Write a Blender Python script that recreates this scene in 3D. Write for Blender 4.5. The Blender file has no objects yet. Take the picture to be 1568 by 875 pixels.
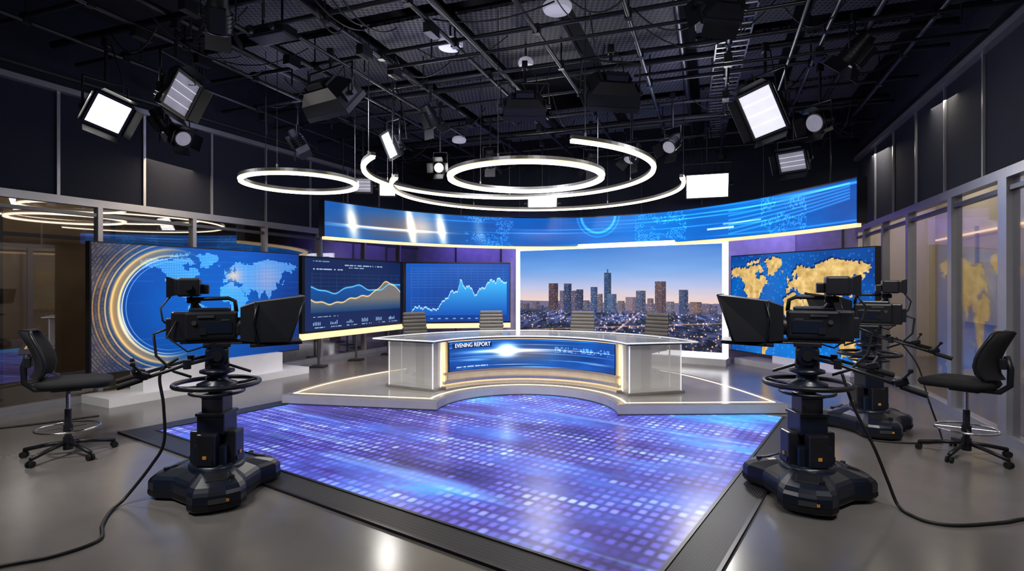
import bpy, bmesh, math, random
import numpy as np
from mathutils import Vector, Matrix
random.seed(7)
rng = np.random.RandomState(5)
scene = bpy.context.scene
COL = scene.collection
scene.view_settings.view_transform = 'Standard'

# ------------------------------------------------------------------ materials
def nt_new(name):
    m = bpy.data.materials.new(name); m.use_nodes = True
    nt = m.node_tree; nt.nodes.clear()
    return m, nt
def mat(name, col, rough=0.5, metal=0.0, emis=None, es=0.0, var=0.12, scale=6.0, bump=0.0, spec=0.5):
    m, nt = nt_new(name)
    out = nt.nodes.new('ShaderNodeOutputMaterial')
    p = nt.nodes.new('ShaderNodeBsdfPrincipled')
    nt.links.new(p.outputs[0], out.inputs[0])
    tc = nt.nodes.new('ShaderNodeTexCoord')
    nz = nt.nodes.new('ShaderNodeTexNoise'); nz.inputs['Scale'].default_value = scale; nz.inputs['Detail'].default_value = 4
    nt.links.new(tc.outputs['Object'], nz.inputs['Vector'])
    r = nt.nodes.new('ShaderNodeValToRGB')
    r.color_ramp.elements[0].position = .3; r.color_ramp.elements[1].position = .7
    r.color_ramp.elements[0].color = tuple(c*(1-var) for c in col)+(1,)
    r.color_ramp.elements[1].color = tuple(min(1, c*(1+var)) for c in col)+(1,)
    nt.links.new(nz.outputs['Fac'], r.inputs['Fac']); nt.links.new(r.outputs['Color'], p.inputs['Base Color'])
    p.inputs['Roughness'].default_value = rough; p.inputs['Metallic'].default_value = metal
    p.inputs['Specular IOR Level'].default_value = spec
    if emis:
        p.inputs['Emission Color'].default_value = tuple(emis)+(1,); p.inputs['Emission Strength'].default_value = es
    if bump:
        b = nt.nodes.new('ShaderNodeBump'); b.inputs['Strength'].default_value = bump; b.inputs['Distance'].default_value = .01
        nt.links.new(nz.outputs['Fac'], b.inputs['Height']); nt.links.new(b.outputs[0], p.inputs['Normal'])
    return m

M_black = mat('black_plastic', (.007, .008, .012), .4, spec=.35)
M_black2 = mat('black_metal', (.013, .014, .020), .34, .2, spec=.45)
M_navy = mat('pedestal_paint', (.007, .011, .024), .3, .1, spec=.4)
M_rubber = mat('rubber', (.006, .006, .007), .7, spec=.3)
M_pipe = mat('pipe_steel_black', (.035, .036, .046), .35, .6)
M_chrome = mat('chrome', (.6, .6, .62), .2, 1.0, var=.03)
M_alu = mat('aluminium_frame', (.38, .39, .44), .35, .6, var=.04)
M_alud = mat('dark_aluminium', (.10, .105, .12), .35, .7, var=.04)
M_fabric = mat('chair_fabric', (.008, .008, .011), .8, bump=.4, scale=80, spec=.3)
M_leather = mat('brown_leather', (.06, .053, .050), .45)
M_white = mat('white_laminate', (.78, .78, .82), .35, var=.03)
M_grey = mat('platform_side', (.38, .37, .40), .4, var=.05)
M_platform = mat('platform_top', (.28, .265, .255), .15, var=.12, scale=1.5)
M_gold = mat('gold_metal', (.55, .47, .36), .3, .8, var=.05)
M_silver = mat('brushed_silver', (.46, .45, .44), .25, .85, var=.05)
M_darksilver = mat('satin_desk_frame', (.20, .205, .22), .25, .85, var=.05)
M_goldlit = mat('warm_backlight', (.8, .6, .3), .5, emis=(1.0, .72, .38), es=1.0)
M_warmedge = mat('ring_glow_rim', (.8, .65, .4), .5, emis=(1.0, .70, .34), es=1.2)  # glowing rim added to paint a warm fringe around the white rings
M_warmsoft = mat('gold_metal_glow', (.5, .43, .33), .4, emis=(1.0, .76, .48), es=.26)  # soft warm glow painted into the desk's gold metal band
M_warm = mat('warm_led_strip', (1, .8, .5), .5, emis=(1.0, .74, .42), es=2.6)
M_ring = mat('ring_led', (1, 1, 1), .5, emis=(1.0, .87, .66), es=7.0)
M_panel_on = mat('softlight_on', (1, 1, 1), .5, emis=(1.0, .97, .92), es=6.0)
M_panel_mid = mat('softlight_mid', (.8, .8, .85), .5, emis=(.93, .93, 1.0), es=.70)
M_panel_dim = mat('softlight_off', (.45, .45, .52), .5, emis=(.6, .6, .75), es=.18)
M_frame_white = mat('white_led_frame', (1, 1, 1), .5, emis=(.97, .97, 1.0), es=2.0)
M_acoustic = mat('acoustic_fabric', (.011, .015, .033), .9, bump=.5, scale=60)
M_deck = mat('ceiling_deck', (.010, .010, .016), .8)
M_backwall = mat('painted_back_wall', (.30, .27, .42), .6)
M_backpanel = mat('light_back_panel', (.55, .54, .60), .5)
M_beige = mat('beige_wall', (.64, .58, .48), .7, scale=1.0, var=.05)
M_dwall = mat('corridor_dark_wall', (.20, .16, .125), .5, scale=.8, var=.35)
M_cable = mat('cable_rubber', (.006, .006, .007), .5)
M_orange = mat('orange_label', (.55, .26, .04), .5)
M_lens = mat('lens_glass', (.02, .02, .04), .05)
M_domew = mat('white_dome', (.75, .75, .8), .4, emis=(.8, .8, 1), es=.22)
M_goldrefl = mat('gold_map_reflection', (.80, .62, .25), .5, var=.4, scale=1.3)

def mat_concrete():
    m, nt = nt_new('polished_concrete')
    L = nt.links; nn = nt.nodes.new
    out = nn('ShaderNodeOutputMaterial'); p = nn('ShaderNodeBsdfPrincipled'); L.new(p.outputs[0], out.inputs[0])
    tc = nn('ShaderNodeTexCoord')
    n1 = nn('ShaderNodeTexNoise'); n1.inputs['Scale'].default_value = .7; n1.inputs['Detail'].default_value = 8
    n1.inputs['Roughness'].default_value = .6
    L.new(tc.outputs['Object'], n1.inputs['Vector'])
    r = nn('ShaderNodeValToRGB'); e = r.color_ramp.elements
    e[0].position = .3; e[0].color = (.120, .112, .112, 1); e[1].position = .7; e[1].color = (.165, .156, .156, 1)
    L.new(n1.outputs['Fac'], r.inputs['Fac']); L.new(r.outputs['Color'], p.inputs['Base Color'])
    mr = nn('ShaderNodeMapRange'); mr.inputs['To Min'].default_value = .13; mr.inputs['To Max'].default_value = .26
    L.new(n1.outputs['Fac'], mr.inputs['Value']); L.new(mr.outputs[0], p.inputs['Roughness'])
    return m
M_conc = mat_concrete()

def mat_glass(name, tint, base, mul):
    m, nt = nt_new(name); L = nt.links; nn = nt.nodes.new
    out = nn('ShaderNodeOutputMaterial'); mx = nn('ShaderNodeMixShader'); t = nn('ShaderNodeBsdfTransparent'); g = nn('ShaderNodeBsdfGlossy')
    fr = nn('ShaderNodeFresnel'); fr.inputs['IOR'].default_value = 1.45
    mu = nn('ShaderNodeMath'); mu.operation = 'MULTIPLY_ADD'; mu.inputs[1].default_value = mul; mu.inputs[2].default_value = base; mu.use_clamp = True
    L.new(fr.outputs[0], mu.inputs[0]); L.new(mu.outputs[0], mx.inputs[0])
    t.inputs['Color'].default_value = tuple(tint)+(1,); g.inputs['Roughness'].default_value = .015
    g.inputs['Color'].default_value = (.9, .9, .95, 1)
    L.new(t.outputs[0], mx.inputs[1]); L.new(g.outputs[0], mx.inputs[2]); L.new(mx.outputs[0], out.inputs[0])
    return m
M_glass = mat_glass('window_glass', (.85, .84, .83), .08, .6)
M_glassR = mat_glass('window_glass_clear', (.90, .90, .92), .03, .26)

def mat_frost(name, lo, hi, col, es):
    m, nt = nt_new(name); L = nt.links; nn = nt.nodes.new
    out = nn('ShaderNodeOutputMaterial'); mx = nn('ShaderNodeMixShader'); t = nn('ShaderNodeBsdfTransparent'); p = nn('ShaderNodeBsdfPrincipled')
    p.inputs['Base Color'].default_value = col+(1,); p.inputs['Roughness'].default_value = .10
    p.inputs['Emission Color'].default_value = (1, .92, .82, 1)
    tc = nn('ShaderNodeTexCoord'); n = nn('ShaderNodeTexNoise'); n.inputs['Scale'].default_value = 60
    mr = nn('ShaderNodeMapRange'); mr.inputs['From Min'].default_value = .3; mr.inputs['From Max'].default_value = .7
    mr.inputs['To Min'].default_value = lo; mr.inputs['To Max'].default_value = hi
    # glow painted into the acrylic for light inside it, stronger towards the bottom
    sp = nn('ShaderNodeSeparateXYZ'); L.new(tc.outputs['Object'], sp.inputs[0])
    em = nn('ShaderNodeMapRange'); em.inputs['From Min'].default_value = .15; em.inputs['From Max'].default_value = .90
    em.inputs['To Min'].default_value = es*1.6; em.inputs['To Max'].default_value = es*.5
    L.new(sp.outputs[2], em.inputs['Value']); L.new(em.outputs[0], p.inputs['Emission Strength'])
    L.new(tc.outputs['Object'], n.inputs['Vector']); L.new(n.outputs['Fac'], mr.inputs['Value']); L.new(mr.outputs[0], mx.inputs[0])
    L.new(t.outputs[0], mx.inputs[1]); L.new(p.outputs[0], mx.inputs[2]); L.new(mx.outputs[0], out.inputs[0])
    return m
M_frost = mat_frost('frosted_acrylic', .34, .38, (.30, .31, .33), .16)
M_toplass = mat_frost('glass_top', .30, .34, (.30, .33, .38), .0)
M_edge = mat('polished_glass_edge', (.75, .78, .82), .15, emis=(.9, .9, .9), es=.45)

def mat_perf():
    m, nt = nt_new('perforated_ceiling_panel'); L = nt.links; nn = nt.nodes.new
    out = nn('ShaderNodeOutputMaterial'); p = nn('ShaderNodeBsdfPrincipled'); L.new(p.outputs[0], out.inputs[0])
    tc = nn('ShaderNodeTexCoord'); v = nn('ShaderNodeTexVoronoi'); v.inputs['Scale'].default_value = 15
    v.inputs['Randomness'].default_value = .0
    L.new(tc.outputs['Object'], v.inputs['Vector'])
    r = nn('ShaderNodeValToRGB'); e = r.color_ramp.elements
    e[0].position = .34; e[0].color = (.012, .012, .018, 1); e[1].position = .48; e[1].color = (.12, .12, .15, 1)
    L.new(v.outputs['Distance'], r.inputs['Fac']); L.new(r.outputs['Color'], p.inputs['Base Color'])
    p.inputs['Roughness'].default_value = .6
    return m
M_perf = mat_perf()

def mat_grille():
    m, nt = nt_new('floor_grille'); L = nt.links; nn = nt.nodes.new
    out = nn('ShaderNodeOutputMaterial'); p = nn('ShaderNodeBsdfPrincipled'); L.new(p.outputs[0], out.inputs[0])
    tc = nn('ShaderNodeTexCoord'); b = nn('ShaderNodeTexBrick'); b.inputs['Scale'].default_value = 14
    b.offset = 0; b.inputs['Color1'].default_value = (.005, .005, .007, 1); b.inputs['Color2'].default_value = (.008, .008, .011, 1)
    b.inputs['Mortar'].default_value = (.055, .055, .06, 1); b.inputs['Mortar Size'].default_value = .03
    L.new(tc.outputs['Object'], b.inputs['Vector']); L.new(b.outputs['Color'], p.inputs['Base Color'])
    p.inputs['Roughness'].default_value = .45; p.inputs['Specular IOR Level'].default_value = .3
    return m
M_grille = mat_grille()

def mat_ledfloor():
    m, nt = nt_new('led_floor_tiles'); L = nt.links; nn = nt.nodes.new
    def math_(op, a, b=None, clamp=False):
        n = nn('ShaderNodeMath'); n.operation = op; n.use_clamp = clamp
        for i, x in enumerate((a, b)):
            if x is None: continue
            if isinstance(x, (int, float)): n.inputs[i].default_value = x
            else: L.new(x, n.inputs[i])
        return n.outputs[0]
    def mrange(x, a, b_, c=0., d=1., smooth=False):
        n = nn('ShaderNodeMapRange'); n.inputs['From Min'].default_value = a; n.inputs['From Max'].default_value = b_
        n.inputs['To Min'].default_value = c; n.inputs['To Max'].default_value = d
        if smooth: n.interpolation_type = 'SMOOTHSTEP'
        L.new(x, n.inputs['Value']); return n.outputs[0]
    def noise(vec, sc, scale, det=4, rough=.6, loc=(0, 0, 0)):
        mp = nn('ShaderNodeMapping'); mp.inputs['Scale'].default_value = sc; mp.inputs['Location'].default_value = loc; L.new(vec, mp.inputs[0])
        n = nn('ShaderNodeTexNoise'); n.inputs['Scale'].default_value = scale; n.inputs['Detail'].default_value = det
        n.inputs['Roughness'].default_value = rough; L.new(mp.outputs[0], n.inputs['Vector']); return n.outputs['Fac']
    out = nn('ShaderNodeOutputMaterial'); p = nn('ShaderNodeBsdfPrincipled'); L.new(p.outputs[0], out.inputs[0])
    tc = nn('ShaderNodeTexCoord')
    sep = nn('ShaderNodeSeparateXYZ'); L.new(tc.outputs['Object'], sep.inputs[0])
    cx = math_('DIVIDE', sep.outputs[0], .115); cy = math_('DIVIDE', sep.outputs[1], .088)
    fx = math_('FRACT', cx); fy = math_('FRACT', cy); ix = math_('FLOOR', cx); iy = math_('FLOOR', cy)
    dx = math_('ABSOLUTE', math_('SUBTRACT', fx, .5)); dy = math_('ABSOLUTE', math_('SUBTRACT', fy, .5))
    dd = math_('POWER', math_('ADD', math_('POWER', dx, 3.2), math_('POWER', dy, 3.2)), 1/3.2)
    mask = mrange(dd, .48, .14, smooth=True)
    comb = nn('ShaderNodeCombineXYZ'); L.new(ix, comb.inputs[0]); L.new(iy, comb.inputs[1])
    wn = nn('ShaderNodeTexWhiteNoise'); wn.noise_dimensions = '2D'; L.new(comb.outputs[0], wn.inputs['Vector'])
    n1 = noise(comb.outputs[0], (.10, .035, 1), 1.7, 5, .7)
    m1 = mrange(n1, .42, .70)
    n3 = noise(comb.outputs[0], (.9, .06, 1), 1.0, 2, .5, (3, 7, 0)); m3 = mrange(n3, .55, .80)
    inten = math_('MULTIPLY', math_('ADD', m1, math_('MULTIPLY', m3, .55)), math_('ADD', math_('MULTIPLY', wn.outputs['Value'], .65), .45))
    ramp = nn('ShaderNodeValToRGB'); e = ramp.color_ramp.elements
    e[0].position = 0; e[0].color = (.028, .022, .18, 1); e[1].position = .95; e[1].color = (.95, .98, 1.0, 1)
    a = e.new(.2); a.color = (.10, .085, .52, 1); a = e.new(.45); a.color = (.26, .28, .95, 1); a = e.new(.7); a.color = (.50, .66, 1, 1)
    L.new(inten, ramp.inputs['Fac'])
    n2 = noise(tc.outputs['Object'], (.8, .30, 1), 1.4, 5, .6, (1.3, .4, 0))
    r2 = nn('ShaderNodeValToRGB'); e = r2.color_ramp.elements
    e[0].position = .34; e[0].color = (.018, .014, .11, 1); e[1].position = .72; e[1].color = (.06, .52, 1.0, 1)
    a = e.new(.48); a.color = (.055, .042, .29, 1); a = e.new(.60); a.color = (.07, .15, .68, 1)
    # the picture turns from violet at the front to cyan beside the riser
    grad = mrange(sep.outputs[0], 2.6, 4.8, 0., .12); L.new(math_('ADD', n2, grad), r2.inputs['Fac'])
    mix = nn('ShaderNodeMix'); mix.data_type = 'RGBA'; mix.blend_type = 'MIX'
    L.new(mask, mix.inputs['Factor']); L.new(r2.outputs['Color'], mix.inputs['A'])
    add = nn('ShaderNodeMix'); add.data_type = 'RGBA'; add.blend_type = 'ADD'; add.inputs['Factor'].default_value = .7
    L.new(ramp.outputs['Color'], add.inputs['A']); L.new(r2.outputs['Color'], add.inputs['B'])
    L.new(add.outputs['Result'], mix.inputs['B'])
    n4 = noise(tc.outputs['Object'], (2.6, .22, 1), 1.3, 3, .5, (5, 2, 0)); m4 = mrange(n4, .58, .78)
    st = nn('ShaderNodeMix'); st.data_type = 'RGBA'; st.blend_type = 'ADD'; L.new(math_('MULTIPLY', m4, .5), st.inputs['Factor'])
    L.new(mix.outputs['Result'], st.inputs['A']); st.inputs['B'].default_value = (.25, .60, 1, 1)
    L.new(st.outputs['Result'], p.inputs['Emission Color']); p.inputs['Emission Strength'].default_value = 1.08
    p.inputs['Base Color'].default_value = (.006, .006, .012, 1); p.inputs['Roughness'].default_value = .25; p.inputs['Specular IOR Level'].default_value = .3
    return m
M_ledfloor = mat_ledfloor()

def mat_screen(name, s=1.0):
    m, nt = nt_new(name); L = nt.links; nn = nt.nodes.new
    out = nn('ShaderNodeOutputMaterial'); p = nn('ShaderNodeBsdfPrincipled'); L.new(p.outputs[0], out.inputs[0])
    a = nn('ShaderNodeAttribute'); a.attribute_name = 'Col'
    L.new(a.outputs['Color'], p.inputs['Emission Color']); p.inputs['Emission Strength'].default_value = s
    p.inputs['Base Color'].default_value = (.004, .004, .006, 1); p.inputs['Roughness'].default_value = .35; p.inputs['Specular IOR Level'].default_value = .2
    return m
M_screen = mat_screen('led_screen_picture', 1.0)

# ------------------------------------------------------------------ mesh builder
def link(o, parent=None):
    COL.objects.link(o)
    if parent: o.parent = parent
    return o
class B:
    def __init__(s): s.v = []; s.f = []; s.m = []; s.s = []; s.mats = []; s.M = Matrix()
    def mi(s, m):
        if m not in s.mats: s.mats.append(m)
        return s.mats.index(m)
    def add(s, vs, fs, m, smooth=False, M=None):
        T = s.M @ M if M is not None else s.M
        o = len(s.v); s.v += [tuple(T @ Vector(v)) for v in vs]
        k = s.mi(m)
        for f in fs:
            s.f.append([i+o for i in f]); s.m.append(k); s.s.append(smooth)
    def box(s, c, d, m, rot=None, bev=0.0, M=None):
        T = Matrix.Translation(c)
        if rot: T = T @ Matrix.Rotation(rot[2], 4, 'Z') @ Matrix.Rotation(rot[1], 4, 'Y') @ Matrix.Rotation(rot[0], 4, 'X')
        if M is not None: T = M @ T
        if bev <= 0:
            x, y, z = d[0]/2, d[1]/2, d[2]/2
            vs = [(a*x, b*y, c_*z) for a in (-1, 1) for b in (-1, 1) for c_ in (-1, 1)]
            fs = [(0, 1, 3, 2), (4, 6, 7, 5), (0, 4, 5, 1), (2, 3, 7, 6), (0, 2, 6, 4), (1, 5, 7, 3)]
            s.add(vs, fs, m, False, T); return
        bm = bmesh.new(); bmesh.ops.create_cube(bm, size=1)
        for v in bm.verts: v.co = Vector((v.co.x*d[0], v.co.y*d[1], v.co.z*d[2]))
        bmesh.ops.bevel(bm, geom=bm.edges[:], offset=bev, segments=2, affect='EDGES', profile=.6)
        bm.verts.index_update()
        s.add([v.co[:] for v in bm.verts], [[v.index for v in f.verts] for f in bm.faces], m, False, T); bm.free()
    def cyl(s, p0, p1, r0, m, r1=None, n=14, caps=True, M=None):
        if r1 is None: r1 = r0
        p0 = Vector(p0); p1 = Vector(p1); ax = (p1-p0).normalized()
        a = ax.orthogonal().normalized(); b = ax.cross(a)
        c0 = []; c1 = []
        for i in range(n):
            t = 2*math.pi*i/n; dd = a*math.cos(t)+b*math.sin(t)
            c0.append(p0+dd*r0); c1.append(p1+dd*r1)
        s.add(c0+c1, [(i, (i+1) % n, n+(i+1) % n, n+i) for i in range(n)], m, True, M)
        if caps:
            s.add(c0, [list(range(n))[::-1]], m, False, M); s.add(c1, [list(range(n))], m, False, M)
    def tube(s, pts, r, m, n=8, closed=False, M=None):
        P = [Vector(p) for p in pts]; N = len(P); vs = []
        up = None
        for i in range(N):
            if closed: t = (P[(i+1) % N]-P[i-1]).normalized()
            else: t = (P[min(i+1, N-1)]-P[max(i-1, 0)]).normalized()
            if up is None: up = t.orthogonal().normalized()
            a = (up - t*up.dot(t))
            a = a.normalized() if a.length > 1e-6 else t.orthogonal().normalized()
            up = a; b = t.cross(a)
            for k in range(n):
                q = 2*math.pi*k/n; vs.append(P[i]+(a*math.cos(q)+b*math.sin(q))*r)
        fs = []
        for i in range(N if closed else N-1):
            j = (i+1) % N
            for k in range(n): fs.append((i*n+k, i*n+(k+1) % n, j*n+(k+1) % n, j*n+k))
        if not closed: fs += [list(range(n))[::-1], [(N-1)*n+k for k in range(n)]]
        s.add(vs, fs, m, True, M)
    def ring(s, c, R, r, m, n=48, k=8, M=None):
        s.tube([(c[0]+R*math.cos(2*math.pi*i/n), c[1]+R*math.sin(2*math.pi*i/n), c[2]) for i in range(n)], r, m, k, True, M)
    def loft(s, rings, m, cap=True, smooth=False, M=None, closed=True):
        n = len(rings[0]); vs = [p for r in rings for p in r]; fs = []
        for i in range(len(rings)-1):
            for k in range(n if closed else n-1): fs.append((i*n+k, i*n+(k+1) % n, (i+1)*n+(k+1) % n, (i+1)*n+k))
        s.add(vs, fs, m, smooth, M)
        if cap:
            s.add(rings[0], [list(range(n))[::-1]], m, False, M); s.add(rings[-1], [list(range(n))], m, False, M)
    def prism(s, poly, z0, z1, m, M=None):
        s.loft([[(x, y, z0) for x, y in poly], [(x, y, z1) for x, y in poly]], m, True, False, M)
    def lathe(s, prof, m, c=(0, 0, 0), n=24, M=None, smooth=True):
        rings = [[(c[0]+r*math.cos(2*math.pi*i/n), c[1]+r*math.sin(2*math.pi*i/n), c[2]+z) for i in range(n)] for r, z in prof]
        s.loft(rings, m, True, smooth, M)
    def wallbox(s, p0, p1, z0, z1, th, m, off=0.0):
        p0 = Vector((p0[0], p0[1])); p1 = Vector((p1[0], p1[1])); d = (p1-p0); L = d.length; d.normalize(); n = Vector((-d.y, d.x))
        c = (p0+p1)/2+n*off
        s.box((c.x, c.y, (z0+z1)/2), (L, th, z1-z0), m, rot=(0, 0, math.atan2(d.y, d.x)))
    def make(s, name, loc=(0, 0, 0), rz=0, parent=None, scale=1):
        me = bpy.data.meshes.new(name); me.from_pydata(s.v, [], s.f)
        for m in s.mats: me.materials.append(m)
        me.polygons.foreach_set('material_index', s.m); me.polygons.foreach_set('use_smooth', s.s)
        bm = bmesh.new(); bm.from_mesh(me); bmesh.ops.recalc_face_normals(bm, faces=bm.faces[:]); bm.to_mesh(me); bm.free()
        me.update()
        o = bpy.data.objects.new(name, me); o.location = loc; o.rotation_euler = (0, 0, rz); o.scale = (scale,)*3
        return link(o, parent)

def light(name, kind, loc, energy, col, parent=None, aim=None, size=.5, size_y=None, spot=60, blend=.6, spread=None):
    l = bpy.data.lights.new(name, kind); l.energy = energy; l.color = col
    if kind == 'AREA':
        l.size = size
        if size_y: l.shape = 'RECTANGLE'; l.size_y = size_y
        if spread: l.spread = math.radians(spread)
    elif kind == 'SPOT': l.spot_size = math.radians(spot); l.spot_blend = blend; l.shadow_soft_size = size
    else: l.shadow_soft_size = size
    o = bpy.data.objects.new(name, l); o.location = loc
    if aim is not None: o.rotation_euler = (Vector(aim)-Vector(loc)).to_track_quat('-Z', 'Y').to_euler()
    return link(o, parent)

# ------------------------------------------------------------------ painting helpers
def srgb2lin(a):
    a = np.clip(a, 0, 4)
    return np.where(a <= .04045, a/12.92, ((a+.055)/1.055)**2.4)
def vn(x, y, seed=0):
    r = np.random.RandomState(seed).rand(64, 64)
    xi = np.floor(x).astype(int); yi = np.floor(y).astype(int); fx = x-xi; fy = y-yi
    fx = fx*fx*(3-2*fx); fy = fy*fy*(3-2*fy)
    g = lambda a, b: r[a % 64, b % 64]
    return (g(xi, yi)*(1-fx)+g(xi+1, yi)*fx)*(1-fy)+(g(xi, yi+1)*(1-fx)+g(xi+1, yi+1)*fx)*fy
def fbm(x, y, seed=0, o=4):
    t = 0; a = .5
    for i in range(o): t = t+a*vn(x*2**i, y*2**i, seed+i); a *= .5
    return t
def C(*a): return np.array(a, float)
def lerp(a, b, t):
    t = np.clip(t, 0, 1)[..., None]; return a*(1-t)+b*t
def over(img, mask, col): return img*(1-mask[..., None])+C(*col)*mask[..., None]
def hsh(ix, iy, seed=1):
    r = np.random.RandomState(seed).rand(256, 256); return r[ix.astype(int) % 256, iy.astype(int) % 256]
CONT = [
 [(-168,66),(-156,71),(-125,70),(-95,73),(-80,70),(-93,60),(-82,54),(-78,61),(-64,59),(-56,52),(-66,45),(-75,38),(-81,31),(-80,25),(-84,30),(-97,27),(-97,20),(-90,21),(-87,16),(-83,10),(-78,8),(-85,11),(-95,16),(-105,20),(-112,29),(-118,34),(-124,41),(-124,48),(-135,58),(-150,60),(-165,55),(-160,60)],
 [(-55,60),(-44,60),(-22,70),(-20,80),(-40,83),(-68,78),(-55,70)], [(-80,74),(-65,66),(-75,63),(-90,72)], [(-120,73),(-100,74),(-95,80),(-75,83),(-85,76),(-110,78)],
 [(-78,8),(-62,10),(-50,1),(-35,-6),(-39,-17),(-48,-27),(-57,-36),(-65,-42),(-68,-54),(-74,-50),(-72,-30),(-70,-18),(-81,-5)],
 [(-17,15),(-16,23),(-6,35),(10,37),(20,31),(32,31),(43,12),(51,12),(40,-3),(40,-15),(33,-26),(27,-34),(18,-34),(12,-17),(9,0),(5,5),(-8,5)],
 [(-9,37),(-9,43),(-2,44),(-4,48),(3,51),(8,54),(8,57),(12,54),(20,55),(24,59),(18,56),(17,63),(13,56),(5,59),(8,63),(20,70),(30,71),(42,67),(60,69),(75,73),(105,77),(140,73),(170,70),(180,66),(163,60),(160,53),(155,58),(142,59),(137,53),(130,43),(127,38),(126,35),(122,39),(120,35),(121,28),(110,21),(106,10),(100,13),(103,2),(98,10),(96,17),(90,22),(80,15),(77,8),(72,20),(61,25),(50,30),(57,22),(45,13),(35,28),(36,36),(27,37),(23,38),(14,45),(18,40),(12,42),(3,43),(0,38),(-5,36)],
 [(-5,50),(1,52),(-3,58),(-6,56)], [(131,33),(140,36),(143,43),(140,41),(137,37)], [(109,1),(117,6),(117,-3),(110,-3)], [(95,5),(106,-5),(103,1)], [(131,-1),(150,-8),(140,-9)],
 [(114,-22),(122,-18),(130,-12),(136,-12),(142,-11),(146,-19),(153,-27),(150,-37),(140,-38),(131,-32),(116,-35)], [(44,-17),(50,-15),(47,-25)], [(172,-35),(178,-38),(168,-46)], [(-24,66),(-14,65),(-18,63)]]
def land(lon, lat):
    lon = lon+3*(vn(lon*.25+50, lat*.25+50, 3)-.5)*2; lat = lat+2.5*(vn(lon*.3+90, lat*.3+20, 4)-.5)*2
    res = np.zeros(lon.shape, bool)
    for P in CONT:
        ins = np.zeros(lon.shape, bool); n = len(P)
        for i in range(n):
            x1, y1 = P[i]; x2, y2 = P[(i+1) % n]
            if y1 == y2: continue
            c = ((y1 > lat) != (y2 > lat)) & (lon < (x2-x1)*(lat-y1)/(y2-y1)+x1); ins ^= c
        res |= ins
    return res.astype(float)

def paint_mapL(U, V):
    W, H = 3.62, 1.88; X = U*W; Y = V*H
    img = lerp(C(.01, .13, .44), C(.02, .42, .84), .2+.5*fbm(U*3, V*2, 11)+.35*np.exp(-((U-.50)**2*6+(V-.5)**2*4)))
    img = lerp(img, C(.02, .14, .42), (U-.65)*1.5)
    img = img*(.85+.2*V[..., None])
    g = ((np.abs(((Y*9) % 1)-.5) > .47)*1.)*(vn(X*3, Y*9, 5) > .5); img = over(img, g*.15, (.5, .8, 1))
    lon = -172+(U-.17)/.81*345; lat = 84-(.97-V)/.86*150
    ld = land(lon, lat)
    dx = (X/.026) % 1-.5; dy = (Y/.026) % 1-.5; dot = np.clip((.47-np.hypot(dx, dy))*6, 0, 1)
    warm = np.exp(-(((lon-20)/22)**2+((lat-48)/18)**2))+.8*np.exp(-(((lon-95)/40)**2+((lat-45)/30)**2))
    img = img+ld[..., None]*dot[..., None]*lerp(C(.36, .46, .46), C(.85, .50, .18), warm)
    img = img+(ld*.05)[..., None]*C(.6, .9, 1)
    img = lerp(img, C(1, .86, .7), .65*np.exp(-(((lon-15)/14)**2+((lat-48)/9)**2)))
    cx, cy = 1.15, .94; r = np.hypot((X-cx), (Y-cy)); ang = np.arctan2(Y-cy, -(X-cx)); side = np.clip(np.cos(ang*.55), 0, 1)**1.5*(np.abs(ang) < 2.1)*np.clip((2.1-np.abs(ang))*1.5, 0, 1)
    # outside the rings: dim bronze haze with fine concentric lines
    lm = np.clip((r-.80)*4, 0, 1)*np.clip(1.1-X/1.0, 0, 1)**.8
    haze = C(.15, .15, .20)+fbm(X*3, Y*3, 33)[..., None]*C(.26, .20, .13)
    img = lerp(img, haze, lm*.90)
    fine = np.clip(np.sin(r*150)*.5+.5, 0, 1)**2*(hsh(np.floor(ang*60+600), np.floor(r*40), 3) > .35); img = img+(fine*lm*.18)[..., None]*C(1, .70, .35)
    img = lerp(img, C(.88, .62, .30), np.exp(-((r-.86)/.06)**2)*side*.7)
    for rr, w, c, a in ((.80, .018, (1, .88, .60), 1.0), (.755, .007, (1, .97, .88), 1.0), (.90, .02, (1, .80, .46), .9), (.98, .01, (1, .80, .45), .8), (1.06, .012, (.8, .58, .30), .7), (.70, .006, (.7, .85, 1), .6), (1.14, .008, (.8, .58, .30), .6)):
        img = lerp(img, C(*c)*1.08, np.exp(-((r-rr)/w)**2)*side*a)
    img = lerp(img, C(1, .95, .85), np.exp(-((r-.785)/.03)**2)*np.exp(-((ang+.35)/.35)**2)*.8)
    return img
def paint_mapR(U, V):
    img = lerp(C(.01, .14, .42), C(.03, .52, .90), fbm(U*2.5, V*2.5, 21)*.9+.25*(1-V))
    lon = -150+(U-.04)/.94*325; lat = 78-(.93-V)/.85*112
    ld = land(lon, lat)
    e = land(lon+2, lat-2.0)
    tex = fbm(U*40, V*24, 31)
    gold = lerp(C(.66, .50, .24), C(1.0, .88, .60), tex*1.1)
    img = lerp(img, C(.01, .08, .22)+0*img, e*.7*(1-ld))
    img = lerp(img, gold, ld)
    dots = (hsh(np.floor(U*110), np.floor(V*60), 9) > .93)*1.; img = img+(dots*(1-ld)*.12)[..., None]
    return img
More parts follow.
